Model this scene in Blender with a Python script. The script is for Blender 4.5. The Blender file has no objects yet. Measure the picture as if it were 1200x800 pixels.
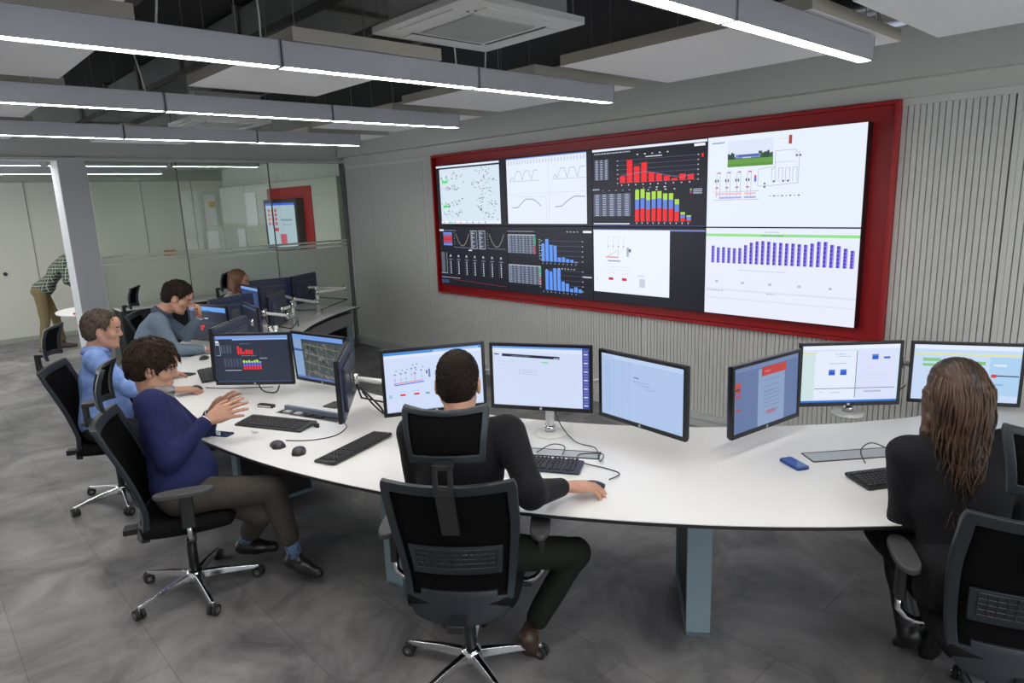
import bpy, bmesh, math, random
import numpy as np
from mathutils import Vector, Matrix
C = bpy.context.scene.collection
PI = math.pi
R_ = math.radians

# ------------------------------------------------------------------ camera, world, exposure
cam_d = bpy.data.cameras.new('camera'); cam = bpy.data.objects.new('camera', cam_d); C.objects.link(cam)
bpy.context.scene.camera = cam
YAW, PITCH, ROLL = R_(-47.369), R_(11.897), R_(-2.093)
fw = Vector((math.sin(YAW)*math.cos(PITCH), math.cos(YAW)*math.cos(PITCH), -math.sin(PITCH)))
r0 = Vector((math.cos(YAW), -math.sin(YAW), 0)); u0 = r0.cross(fw)
rr = r0*math.cos(ROLL) + u0*math.sin(ROLL); uu = -r0*math.sin(ROLL) + u0*math.cos(ROLL)
m = Matrix((rr, uu, -fw)).transposed().to_4x4(); m.translation = Vector((0, 0, 2.0)); cam.matrix_world = m
cam_d.sensor_width = 36; cam_d.lens = 787.98/1200*36; cam_d.clip_start = .05; cam_d.clip_end = 100
vs = bpy.context.scene.view_settings
vs.view_transform = 'Standard'; vs.look = 'None'; vs.gamma = 1; vs.use_curve_mapping = False; vs.exposure = 0.0
BAR = 45          # strength of the ceiling light bars
wd = bpy.data.worlds.new('world'); bpy.context.scene.world = wd; wd.use_nodes = True
bg = wd.node_tree.nodes['Background']; bg.inputs[0].default_value = (.90, .94, 1, 1); bg.inputs[1].default_value = 3.6

def at(x, y, z):
    """the point of the room at height z that the 1200x800 view shows at (x, y)"""
    d = rr*((x-600)/787.98)-uu*((y-400)/787.98)+fw; k = (z-2.0)/d.z
    return (d.x*k, d.y*k, z)
def atd(x, y, ref):
    """the point seen at (x, y) that is as far into the room as ref"""
    d = rr*((x-600)/787.98)-uu*((y-400)/787.98)+fw; k = (Vector(ref)-Vector((0,0,2.0))).dot(fw); p = Vector((0,0,2.0))+d*k
    return (p.x, p.y, p.z)
# ------------------------------------------------------------------ materials
MATS = {}
def mat(name, col, rough=.5, metal=0., emit=0., noise=None, bump=None, spec=.5, sheen=0, coat=0):
    if name in MATS: return MATS[name]
    mt = bpy.data.materials.new(name); mt.use_nodes = True
    nt = mt.node_tree; b = nt.nodes['Principled BSDF']
    c = (col[0], col[1], col[2], 1)
    b.inputs['Base Color'].default_value = c
    b.inputs['Roughness'].default_value = rough; b.inputs['Metallic'].default_value = metal
    b.inputs['Specular IOR Level'].default_value = spec
    if sheen: b.inputs['Sheen Weight'].default_value = sheen
    if coat: b.inputs['Coat Weight'].default_value = coat
    if emit:
        b.inputs['Emission Color'].default_value = c; b.inputs['Emission Strength'].default_value = emit
        b.inputs['Base Color'].default_value = (0.01, .01, .01, 1)
    tc = None
    if noise or bump:
        tc = nt.nodes.new('ShaderNodeTexCoord')
    if noise:
        sc, amt = noise[0], noise[1]
        n = nt.nodes.new('ShaderNodeTexNoise'); n.inputs['Scale'].default_value = sc; n.inputs['Detail'].default_value = 5
        nt.links.new(tc.outputs['Object'], n.inputs['Vector'])
        rp = nt.nodes.new('ShaderNodeValToRGB'); rp.color_ramp.elements[0].position = .3; rp.color_ramp.elements[1].position = .7
        c2 = noise[2] if len(noise) > 2 else tuple(min(1, x*(1+amt)) for x in col)
        rp.color_ramp.elements[0].color = tuple(x*(1-amt) for x in col)+(1,); rp.color_ramp.elements[1].color = tuple(c2)+(1,)
        nt.links.new(n.outputs[0], rp.inputs[0]); nt.links.new(rp.outputs[0], b.inputs['Base Color'])
    if bump:
        n2 = nt.nodes.new('ShaderNodeTexNoise'); n2.inputs['Scale'].default_value = bump[0]; n2.inputs['Detail'].default_value = 4
        nt.links.new(tc.outputs['Object'], n2.inputs['Vector'])
        bp = nt.nodes.new('ShaderNodeBump'); bp.inputs['Strength'].default_value = bump[1]; bp.inputs['Distance'].default_value = bump[2] if len(bump) > 2 else .01
        nt.links.new(n2.outputs[0], bp.inputs['Height']); nt.links.new(bp.outputs[0], b.inputs['Normal'])
    MATS[name] = mt
    return mt

def srgb(r, g, b):
    f = lambda v: (v/255/12.92) if v/255 <= .04045 else ((v/255+.055)/1.055)**2.4
    return (f(r), f(g), f(b))

M_white = mat('white_laminate', (.76, .76, .75), .35)
M_edge = mat('black_edge', (.012, .012, .013), .4)
M_wall = mat('grey_green_paint', (.56, .58, .54), .75, noise=(1.2, .04))
M_rib = mat('ribbed_panel', (.64, .65, .62), .6)
M_groove = mat('groove_dark', (.10, .10, .09), .8)
M_beige = mat('panel_edge_beige', (.36, .34, .29), .8)
M_black = mat('black_plastic', (.016, .017, .018), .4)
M_blackf = mat('black_fabric', (.007, .007, .008), .9, spec=.15, bump=(250, .5, .002))
M_meshf = mat('chair_mesh_fabric', (.003, .003, .0035), .9, spec=.12, bump=(500, .7, .002))
M_cframe = mat('chair_frame_plastic', (.015, .021, .028), .42)
M_chrome = mat('polished_aluminium', (.72, .73, .75), .16, 1.0)
M_alu = mat('brushed_aluminium', (.40, .41, .44), .45, .2)
M_silver = mat('silver_paint', (.62, .62, .60), .35, .3)
M_leg = mat('blue_grey_leg_paint', (.22, .31, .35), .4)
M_legin = mat('leg_inner_panel', (.035, .033, .035), .5)
M_red = mat('red_frame_paint', (.40, .009, .013), .4)
M_bezel = mat('bezel_black', (.010, .010, .012), .3)
M_bezel_back = mat('monitor_back_plastic', (.045, .055, .10), .3)  # blue of the reflections on the backs is put into this colour
M_concrete = mat('ceiling_concrete_dark', (.008, .0078, .0075), .9, noise=(3, .35))
M_ceilw = mat('panel_white', (.80, .80, .80), .9)
M_galv = mat('galvanised_duct', (.19, .20, .19), .45, .5, noise=(2.5, .35))
M_rubber = mat('rubber', (.02, .02, .02), .7)
M_strap = mat('wheel_grey', (.10, .10, .10), .5)
M_greyt = mat('tray_grey', (.42, .45, .47), .5)
M_trunk = mat('trunk_grey', (.18, .18, .19), .5)

# ------------------------------------------------------------------ mesh helpers
def tag(o, label=None, cat=None, group=None, kind=None):
    if label: o['label'] = label
    if cat: o['category'] = cat
    if group: o['group'] = group
    if kind: o['kind'] = kind
    return o

class MB:
    """collects shapes into one mesh"""
    def __init__(s): s.v = []; s.f = []; s.mi = []; s.mats = []
    def m(s, mt):
        if mt not in s.mats: s.mats.append(mt)
        return s.mats.index(mt)
    def add(s, vs, fs, mt=None):
        n = len(s.v); s.v += [tuple(v) for v in vs]; k = s.m(mt) if mt else 0
        for f in fs: s.f.append(tuple(i+n for i in f)); s.mi.append(k)
    def box(s, lo, hi, mt=None, M=None):
        x0, y0, z0 = lo; x1, y1, z1 = hi
        vs = [(x0,y0,z0),(x1,y0,z0),(x1,y1,z0),(x0,y1,z0),(x0,y0,z1),(x1,y0,z1),(x1,y1,z1),(x0,y1,z1)]
        if M is not None: vs = [M @ Vector(v) for v in vs]
        s.add(vs, [(0,3,2,1),(4,5,6,7),(0,1,5,4),(1,2,6,5),(2,3,7,6),(3,0,4,7)], mt)
    def obox(s, c, ax, ay, az, hx, hy, hz, mt=None):
        M = Matrix((ax, ay, az)).transposed().to_4x4(); M.translation = Vector(c)
        s.box((-hx,-hy,-hz), (hx,hy,hz), mt, M)
    def rbox(s, lo, hi, r, mt=None, M=None, seg=3):
        """box with corners rounded in plan (xy)"""
        x0,y0,z0 = lo; x1,y1,z1 = hi; pts = []
        for cx, cy, a0 in ((x1-r,y1-r,0),(x0+r,y1-r,90),(x0+r,y0+r,180),(x1-r,y0+r,270)):
            for k in range(seg+1):
                a = R_(a0+90*k/seg); pts.append((cx+r*math.cos(a), cy+r*math.sin(a)))
        s.prism(pts, z0, z1, mt, M)
    def prism(s, pts, z0, z1, mt=None, M=None):
        n = len(pts)
        vs = [Vector((p[0],p[1],z0)) for p in pts]+[Vector((p[0],p[1],z1)) for p in pts]
        if M is not None: vs = [M @ v for v in vs]
        fs = [tuple(range(n-1,-1,-1)), tuple(range(n,2*n))]+[(i,(i+1)%n,n+(i+1)%n,n+i) for i in range(n)]
        s.add(vs, fs, mt)
    def tube(s, pts, r, mt=None, n=8, caps=True):
        pts = [Vector(p) for p in pts]
        rs = r if isinstance(r, (list, tuple)) else [r]*len(pts)
        vs = []; prev = None
        for i, p in enumerate(pts):
            if i == 0: d = pts[1]-p
            elif i == len(pts)-1: d = p-pts[-2]
            else: d = (pts[i+1]-p).normalized()+(p-pts[i-1]).normalized()
            if d.length < 1e-9: d = Vector((0,0,1))
            d.normalize()
            if prev is None:
                a = d.cross(Vector((0,0,1)));
                if a.length < .1: a = d.cross(Vector((1,0,0)))
            else: a = prev - d*prev.dot(d)
            a.normalize(); prev = a; b = d.cross(a)
            for k in range(n):
                t = 2*PI*k/n; vs.append(p+(a*math.cos(t)+b*math.sin(t))*rs[i])
        fs = []
        for i in range(len(pts)-1):
            for k in range(n):
                fs.append((i*n+k, i*n+(k+1)%n, (i+1)*n+(k+1)%n, (i+1)*n+k))
        if caps: fs += [tuple(range(n-1,-1,-1)), tuple(range((len(pts)-1)*n, len(pts)*n))]
        s.add(vs, fs, mt)
    def lathe(s, prof, c=(0,0,0), mt=None, n=20, M=None):
        vs = []; 
        for r, z in prof:
            for k in range(n):
                t = 2*PI*k/n; v = Vector((r*math.cos(t), r*math.sin(t), z))
                if M is not None: v = M @ v
                vs.append(v+Vector(c))
        fs = [(i*n+k, i*n+(k+1)%n, (i+1)*n+(k+1)%n, (i+1)*n+k) for i in range(len(prof)-1) for k in range(n)]
        fs += [tuple(range(n-1,-1,-1)), tuple(range((len(prof)-1)*n, len(prof)*n))]
        s.add(vs, fs, mt)
    def build(s, name, mt=None, parent=None, smooth=False, bevel=0, subsurf=0, solid=0):
        me = bpy.data.meshes.new(name); me.from_pydata([tuple(v) for v in s.v], [], s.f)
        if s.mats:
            for x in s.mats: me.materials.append(x)
            me.polygons.foreach_set('material_index', s.mi)
        elif mt: me.materials.append(mt)
        bm = bmesh.new(); bm.from_mesh(me)
        bmesh.ops.recalc_face_normals(bm, faces=bm.faces); bm.to_mesh(me); bm.free()
        o = bpy.data.objects.new(name, me); C.objects.link(o)
        if parent: o.parent = parent
        if solid:
            md = o.modifiers.new('solid', 'SOLIDIFY'); md.thickness = solid; md.offset = 0
        if bevel:
            md = o.modifiers.new('bevel', 'BEVEL'); md.width = bevel; md.segments = 2; md.limit_method = 'ANGLE'; md.angle_limit = R_(40)
        if subsurf:
            md = o.modifiers.new('sub', 'SUBSURF'); md.levels = subsurf; md.render_levels = subsurf
        if smooth or subsurf:
            me.polygons.foreach_set('use_smooth', [True]*len(me.polygons))
        elif bevel:
            me.polygons.foreach_set('use_smooth', [True]*len(me.polygons))
            md = o.modifiers.new('wn', 'WEIGHTED_NORMAL')
        return o

def empty(name, loc=(0,0,0), rz=0, label=None, cat=None, group=None):
    o = bpy.data.objects.new(name, None); C.objects.link(o); o.location = loc; o.rotation_euler = (0,0,rz)
    o.empty_display_size = .05
    return tag(o, label, cat, group)

def copy_tree(o, parent=None):
    c = o.copy(); C.objects.link(c)
    if parent: c.parent = parent
    for ch in [x for x in C.objects if x.parent == o]: copy_tree(ch, c)
    return c

def struct(o): o['kind'] = 'structure'; return o

# ------------------------------------------------------------------ SETTING
# floor
def floor_mat():
    mt = bpy.data.materials.new('concrete_look_tile'); mt.use_nodes = True; nt = mt.node_tree; b = nt.nodes['Principled BSDF']
    tc = nt.nodes.new('ShaderNodeTexCoord')
    mp = nt.nodes.new('ShaderNodeMapping'); mp.inputs['Rotation'].default_value = (0,0,0); mp.inputs['Location'].default_value = (.2,.32,0)
    nt.links.new(tc.outputs['Object'], mp.inputs[0])
    br = nt.nodes.new('ShaderNodeTexBrick'); br.offset = .5
    br.inputs['Scale'].default_value = 1; br.inputs['Brick Width'].default_value = .95; br.inputs['Row Height'].default_value = .48
    br.inputs['Mortar Size'].default_value = .0025; br.inputs['Mortar Smooth'].default_value = .3; br.inputs['Bias'].default_value = 0
    br.inputs['Color1'].default_value = (.92,.92,.92,1); br.inputs['Color2'].default_value = (1.06,1.06,1.06,1); br.inputs['Mortar'].default_value = (.6,.6,.6,1)
    nt.links.new(mp.outputs[0], br.inputs['Vector'])
    n1 = nt.nodes.new('ShaderNodeTexNoise'); n1.inputs['Scale'].default_value = 2.2; n1.inputs['Detail'].default_value = 8; n1.inputs['Roughness'].default_value = .62; n1.inputs['Distortion'].default_value = .6
    nt.links.new(tc.outputs['Object'], n1.inputs['Vector'])
    rp = nt.nodes.new('ShaderNodeValToRGB'); rp.color_ramp.elements[0].position = .34; rp.color_ramp.elements[1].position = .66
    rp.color_ramp.elements[0].color = (.092,.090,.096,1); rp.color_ramp.elements[1].color = (.31,.30,.30,1)
    nt.links.new(n1.outputs[0], rp.inputs[0])
    mx = nt.nodes.new('ShaderNodeMix'); mx.data_type = 'RGBA'; mx.blend_type = 'MULTIPLY'; mx.inputs[0].default_value = 1
    nt.links.new(rp.outputs[0], mx.inputs[6]); nt.links.new(br.outputs['Color'], mx.inputs[7]); nt.links.new(mx.outputs[2], b.inputs['Base Color'])
    n2 = nt.nodes.new('ShaderNodeTexNoise'); n2.inputs['Scale'].default_value = 7; n2.inputs['Detail'].default_value = 6
    nt.links.new(tc.outputs['Object'], n2.inputs['Vector'])
    r2 = nt.nodes.new('ShaderNodeMapRange'); r2.inputs[3].default_value = .28; r2.inputs[4].default_value = .52
    nt.links.new(n2.outputs[0], r2.inputs[0]); nt.links.new(r2.outputs[0], b.inputs['Roughness'])
    return mt
b = MB(); b.box((-13.6,-2.2,-.1), (3.2,5.12,0)); struct(b.build('floor', floor_mat()))
b = MB(); b.box((-8.95,-2.2,3.2), (3.2,5.12,3.3)); struct(b.build('ceiling', M_concrete))
b = MB(); b.box((-13.6,-2.2,2.75), (-8.96,5.12,2.85)); struct(b.build('ceiling', mat('back_room_ceiling', (.42,.43,.40), .9)))

# video wall side wall (wall_right), ribbed cladding
YW = 5.0
b = MB(); b.box((-13.6,YW+.02,0), (3.2,YW+.12,3.2)); struct(b.build('wall_right', M_wall))
def ribs(x0, x1, z0, z1):
    b = MB(); p = .0355; n = int(round((x1-x0)/p)); p = (x1-x0)/n
    b.box((x0, YW-.004, z0), (x1, YW+.03, z1), M_groove)
    for i in range(n):
        a = x0+i*p
        if i % 34 == 17: a += .004
        b.box((a+.0028, YW-.022, z0+.0), (a+p-.0028, YW-.003, z1), M_rib)
    return struct(b.build('wall_right', bevel=0))
ribs(-8.72, -6.66, .13, 2.50); ribs(-1.60, 2.6, .13, 2.50); ribs(-6.66, -1.60, .13, .915)
b = MB()
b.box((-8.72,YW-.03,2.50), (-6.66,YW+.03,2.545)); b.box((-1.60,YW-.03,2.50), (2.6,YW+.03,2.545)); b.box((-8.76,YW-.03,.1),(-8.72,YW+.03,2.545))
struct(b.build('trim_1', M_rib, bevel=.003))
b = MB(); b.box((-8.75,YW-.13,2.655), (3.2,YW+.02,3.2)); b.box((-8.75,YW-.04,2.545),(3.2,YW+.02,2.655)); struct(b.build('trim_2', M_wall, bevel=.004))
b = MB(); b.box((-8.75,YW-.035,0), (3.2,YW+.02,.075)); b.box((-8.75,YW-.05,.075),(3.2,YW+.02,.13)); struct(b.build('baseboard_right', mat('baseboard_paint',(.55,.57,.57),.5), bevel=.004))

# walls beside and behind the camera, with unseen openings added to let daylight in
M_plain = mat('plain_wall_paint', (.80,.80,.78), .8)
b = MB(); b.box((-7.0,-2.3,0),(3.3,-2.2,3.2)); b.box((-13.6,-2.3,0),(-7.0,-2.2,.45)); b.box((-13.6,-2.3,2.45),(-7.0,-2.2,3.2)); struct(b.build('wall_left', M_plain))  # opening at the far end is added to brighten the back room
b = MB(); b.box((3.2,-2.2,0),(3.3,5.12,.7)); b.box((3.2,-2.2,2.3),(3.3,5.12,3.2)); b.box((3.2,4.3,.7),(3.3,5.12,2.3)); struct(b.build('wall_front', M_plain))  # opening added so light comes from behind the camera
for k in range(4):
    b = MB(); b.box((3.22,-2.2+k*2.1,.7),(3.28,-2.1+k*2.1,2.3)); struct(b.build('window_%d' % (10+k), mat('window_frame_white',(.6,.6,.6),.5)))  # uprights of the added, unseen daylight opening
# red surround of the video wall
red = empty('video_wall_surround', (-4.13,YW,.92), label='wide red box frame set into the ribbed wall around the eight screens', cat='frame')
b = MB(); b.box((-2.53,-.012,0),(2.53,.015,1.62)); b.build('back_panel', M_red, red)
b = MB()
b.box((-2.53,-.075,0),(2.53,-.0125,.025)); b.box((-2.53,-.075,1.595),(2.53,-.0125,1.62)); b.box((-2.53,-.075,.0255),(-2.505,-.0125,1.5945)); b.box((2.505,-.075,.0255),(2.53,-.0125,1.5945))
b.build('rim', M_red, red, bevel=.003)

# partition with glazing, pillar
XP = -8.8
b = MB(); b.box((XP-.12,-2.2,2.62),(XP+.02,YW,3.2)); b.box((XP-.08,-2.2,2.585),(XP+.05,YW-.0,2.62)); struct(b.build('wall_back', M_wall, bevel=.004))
b = MB(); b.box((XP-.34,1.53,0),(XP+.04,1.80,2.60)); struct(b.build('trim_3', mat('pillar_paint',(.52,.53,.55),.6), bevel=.006))
def glass_mat():
    mt = bpy.data.materials.new('clear_glass'); mt.use_nodes = True; nt = mt.node_tree; nt.nodes.clear()
    o = nt.nodes.new('ShaderNodeOutputMaterial'); t = nt.nodes.new('ShaderNodeBsdfTransparent'); t.inputs[0].default_value = (.90,.94,.91,1)
    g = nt.nodes.new('ShaderNodeBsdfGlossy'); g.inputs['Roughness'].default_value = .01
    fr = nt.nodes.new('ShaderNodeFresnel'); fr.inputs[0].default_value = 1.5
    mx = nt.nodes.new('ShaderNodeMixShader'); nt.links.new(fr.outputs[0], mx.inputs[0]); nt.links.new(t.outputs[0], mx.inputs[1]); nt.links.new(g.outputs[0], mx.inputs[2]); nt.links.new(mx.outputs[0], o.inputs[0])
    return mt
def film_mat():
    mt = bpy.data.materials.new('frosted_film'); mt.use_nodes = True; nt = mt.node_tree; nt.nodes.clear()
    o = nt.nodes.new('ShaderNodeOutputMaterial'); t = nt.nodes.new('ShaderNodeBsdfTransparent'); t.inputs[0].default_value = (.85,.9,.85,1)
    d = nt.nodes.new('ShaderNodeBsdfDiffuse'); d.inputs[0].default_value = (.80,.83,.76,1)
    tr = nt.nodes.new('ShaderNodeBsdfTranslucent'); tr.inputs[0].default_value = (.75,.8,.72,1)
    m1 = nt.nodes.new('ShaderNodeMixShader'); m1.inputs[0].default_value = .45; nt.links.new(d.outputs[0], m1.inputs[1]); nt.links.new(tr.outputs[0], m1.inputs[2])
    m2 = nt.nodes.new('ShaderNodeMixShader'); m2.inputs[0].default_value = .92; nt.links.new(t.outputs[0], m2.inputs[1]); nt.links.new(m1.outputs[0], m2.inputs[2]); nt.links.new(m2.outputs[0], o.inputs[0])
    return mt
M_glass = glass_mat(); M_film = film_mat()
for i, (y0, y1) in enumerate(((1.81,2.735),(2.745,3.87),(3.88,4.93))):
    b = MB(); b.box((XP-.006,y0,.06),(XP+.006,y1,2.585)); w = struct(b.build('window_%d' % (i+1), M_glass))
    b = MB()
    for z0, z1 in ((.06,1.432),(1.447,1.487),(1.505,1.53)): b.box((XP+.0065,y0,z0),(XP+.008,y1,z1))
    b.build('frosted_film', M_film, w)
    b = MB(); b.box((XP-.01,y1,.06),(XP+.01,y1+.01,2.585)); b.build('glass_seal', mat('seal_grey',(.12,.13,.12),.6), w)
b = MB(); b.box((XP-.05,4.93,0),(XP+.05,4.985,2.585)); b.box((XP-.04,1.81,0),(XP+.04,4.93,.06)); struct(b.build('trim_4', mat('partition_frame',(.13,.14,.14),.5), bevel=.003))
# back room
b = MB(); b.box((-13.62,-2.2,0),(-13.5,5.0,2.75))
struct(b.build('wall_back', mat('back_wall_cream', (.60,.61,.54), .7)))
b = MB()
for k in range(8): b.box((-13.5,-1.6+k*.86,.0),(-13.494,-1.592+k*.86,2.58))
struct(b.build('trim_5', mat('panel_seam',(.16,.16,.14),.8)))
b = MB(); b.box((-13.5,-2.2,2.55),(-13.46,5.0,2.75)); b.box((-13.5,-2.2,0),(-13.48,5.0,.07)); struct(b.build('trim_6', mat('back_wall_trim',(.34,.35,.31),.7)))
b = MB(); b.box((-13.5,4.93,.13),(-8.95,4.985,2.42)); struct(b.build('wall_right', mat('back_side_panel',(.52,.53,.47),.7), bevel=.005))
b = MB(); b.lathe([(.0,0),(.03,.0),(.03,.012),(.022,.02),(.0,.045)], (0,0,0), M_black, 16, Matrix.Rotation(PI/2,4,'Y')); o = b.build('door_knob', M_black, smooth=True); o.location = (-13.5,1.40,1.12)
tag(o, 'small dark round knob on the cream wall at far left', 'knob')

# ------------------------------------------------------------------ ceiling things
KEEP = [(-2.40,-1.16,2.60,3.52),(-3.84,-2.62,2.64,3.50),(-5.32,-4.12,2.75,3.57),(-6.92,-5.64,2.88,3.70),(-3.82,-2.60,1.30,2.02),(-3.91,-2.62,-.35,.75),(-2.43,-1.15,-.40,.67),(-5.50,-4.16,-.25,.82),(-7.02,-5.80,0,.92),(-1.03,.25,2.62,3.58),(-5.94,-5.28,1.78,2.45),(-8.7,-.3,1.74,2.26),(-8.7,-3.6,.98,1.14),(-10.55,-9.85,2.35,3.05)]   # where panels, ducts and cassettes are in the way of a wire
def light_bar(x, y0, y1, z=2.53, label='', group='grey ceiling light bars', power=None):
    t = empty('light_bar', (x,(y0+y1)/2,z), label=label, cat='ceiling light', group=group); L = (y1-y0)/2-.006
    b = MB(); b.box((-.034,-L,.0),(-.027,L,.095)); b.box((.027,-L,0),(.034,L,.095)); b.box((-.027,-L,.085),(.027,L,.095)); b.build('housing', M_alu, t, bevel=.0015)
    b = MB(); b.box((-.027,-L+.005,.002),(.027,L-.005,.012)); b.build('diffuser', mat('light_diffuser' if not power else 'light_diffuser_strong',(1.0,.97,.93),.5,emit=power or BAR), t)
    top = (3.2 if x > -8.5 else 2.75)-z
    for s in (-1,1):
        wy_ = (y0+y1)/2+s*L*.7
        if any(a-.03 < x < b_+.03 and c-.03 < wy_ < d+.03 for a, b_, c, d in KEEP): continue
        b = MB(); b.tube([(0,s*L*.7,.095),(0,s*L*.7,top)], .0015, n=5); b.build('suspension_wire', mat('wire_steel',(.25,.25,.25),.4,.6), t)
    for s in (-1,1):
        b = MB(); b.box((-.035,s*L-.003,-.001),(.035,s*L+.003,.096)); b.build('end_cap', mat('end_cap_grey',(.22,.22,.24),.4), t)
    return t
rows = [(-1.21,'closest to the red frame\'s upper right corner'),(-2.62,'long row crossing the top left of the room'),(-4.05,'second long row from the camera'),(-5.62,'third long row, nearest the glass partition')]
segn = {0:['end piece over the video wall','piece cut by the top edge of the photo','hidden','hidden'],}
rowname = ['brightest light row at top right','nearest long light row','middle long light row','farthest long light row by the glass']
posname = ['end piece nearest the video wall','second piece from the video wall','third piece from the video wall','fourth piece from the video wall','fifth piece from the video wall']
for r, (x, d) in enumerate(rows):
    ys = [3.26,2.23,1.24,.27,-.70]
    if r == 0: ys = [3.26,2.10,1.1,.1]
    if r == 3: ys = [3.36,2.40,1.42,.5,-.5]
    for k in range(len(ys)-1): light_bar(x, ys[k+1], ys[k], label='%s, %s' % (rowname[r], posname[k]))
# row behind the camera (lights the foreground)
for k in range(3): light_bar(.25, .1+k*1.0, 1.1+k*1.0, label='%s piece of the light row right above the camera' % ('first','second','third')[k], group='overhead light bars behind the view')
for k in range(3): light_bar(1.7, .1+k*1.0, 1.1+k*1.0, label='%s piece of the light row to the right of the camera' % ('first','second','third')[k], group='overhead light bars behind the view')
# power cords and canopies
def cord(x, y, dx, dy, label, can=True):
    t = empty('pendant_cord', (x,y,2.63), label=label, cat='cable')
    b = MB(); pts = [Vector((dx*s+.02*math.sin(s*PI*2), dy*s, .57*s)) for s in [i/8 for i in range(9)]]; b.tube(pts, .004, n=6); b.build('flex', mat('white_flex',(.55,.55,.55),.5), t, smooth=True)
    if can:
        b = MB(); b.lathe([(.0,.505),(.05,.505),(.055,.515),(.055,.565),(0,.567)], (dx,dy,0), None, 18); b.build('canopy', mat('canopy_grey',(.30,.30,.30),.5), t, smooth=True)
cord(-2.64, .82, -.05, .07, 'white flex with round ceiling rose above the nearest long light row')
cord(-4.05, .66, -.10, -.02, 'white flex with round ceiling rose above the middle light row, left')
cord(-2.62, 1.18, -.12, .02, 'white flex rising beside the metal duct above the nearest light row', False)
cord(-4.05, 1.16, -.05, -.10, 'white flex dropping onto the middle light row before the duct', False)
cord(-2.62, 2.12, -.02, -.12, 'white flex below the air conditioner, left of the pair', False)
cord(-2.62, 2.30, -.03, -.02, 'white flex below the air conditioner, right of the pair', False)
# acoustic panels
PZ = 2.635
def panel(x0, x1, y0, y1, label, wy=(-.8,.8)):
    t = empty('acoustic_panel', ((x0+x1)/2,(y0+y1)/2,PZ), label=label, cat='ceiling panel', group='suspended white acoustic ceiling panels')
    hx, hy = (x1-x0)/2, (y1-y0)/2
    b = MB(); b.box((-hx,-hy,.001),(hx,hy,.05), M_beige); b.box((-hx+.001,-hy+.001,0),(hx-.001,hy-.001,.001), M_ceilw); b.build('board', None, t)
    for sx in (-1,1):
        for sy in wy:
            b = MB(); b.tube([(sx*hx*.8,sy*hy,.05),(sx*hx*.8,sy*hy,.58)], .0018, n=5); b.build('hanging_wire', mat('wire_steel',(.25,.25,.25),.4,.6), t)
panel(-1.03,.25,2.62,3.58,'white hanging ceiling panel in the top right corner of the photo')
panel(-2.40,-1.16,2.60,3.52,'white hanging ceiling panel behind the brightest light bar at top right')
panel(-3.84,-2.62,2.64,3.50,'white hanging ceiling panel behind the end of the nearest long light row')
panel(-5.32,-4.12,2.75,3.57,'white hanging ceiling panel behind the end of the middle light row')
panel(-6.92,-5.64,2.88,3.70,'white hanging ceiling panel farthest right by the glass partition')
panel(-3.82,-2.60,1.30,2.02,'large white hanging ceiling panel under the duct at the centre left',(-.8,.1))
panel(-3.91,-2.62,-.35,.75,'large white hanging ceiling panel at the left edge behind the nearest light row')
panel(-2.43,-1.15,-.40,.67,'white hanging ceiling panel whose corner shows at the very top left')
panel(-5.50,-4.16,-.25,.82,'white hanging ceiling panel at the left edge between the second and third light rows')
panel(-7.10,-6.00,1.52,2.30,'small-looking white ceiling panel by the glass partition behind the far air conditioner',(-.95,.95))
panel(-7.02,-5.80,.0,.92,'white hanging ceiling panel at far left just above the farthest light row')
# cassettes
def cassette(x, y, z, s, label):
    t = empty('air_conditioner', (x,y,z), label=label, cat='air conditioner', group='white ceiling cassette air conditioners')
    Mw = mat('cassette_white',(.66,.66,.64),.4)
    b = MB(); h = s/2; b.rbox((-h,-h,.0),(h,h,.025), .02, Mw); b.box((-h*.82,-h*.82,.025),(h*.82,h*.82,.21), mat('cassette_body',(.35,.35,.34),.5)); b.build('casing', None, t)
    b = MB(); g = h*.52; b.box((-g,-g,-.006),(g,g,-.0005), mat('grille_grey',(.40,.41,.40),.6))
    for k in range(22):
        yy = -g+.012+k*(2*g-.024)/21; b.box((-g+.01,yy-.002,-.009),(g-.01,yy+.002,-.006), mat('grille_bar',(.52,.53,.52),.6))
    b.build('intake_grille', None, t)
    for k in range(4):
        M = Matrix.Rotation(k*PI/2,4,'Z'); b = MB(); b.box((-h*.58,h*.66,-.006),(h*.58,h*.86,-.0005), Mw, M); b.box((-h*.60,h*.64,-.003),(h*.60,h*.66,-.0004), M_black, M); b.build('air_flap', None, t)
    for sx in (-1,1):
        for sy in (-1,1):
            b = MB(); zt_ = .305 if (s < .62 and sy < 0) else .495; b.tube([(sx*h*.8,sy*h*.96,.02),(sx*h*.8,sy*h*.96,zt_)], .004, n=5); b.build('hanger_rod', M_trunk, t)
cassette(-2.28,1.97,2.70,.64,'big white square ceiling air conditioner at the top centre of the photo')
cassette(-5.62,2.12,2.66,.60,'small-looking white ceiling air conditioner above the farthest light row')
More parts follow.
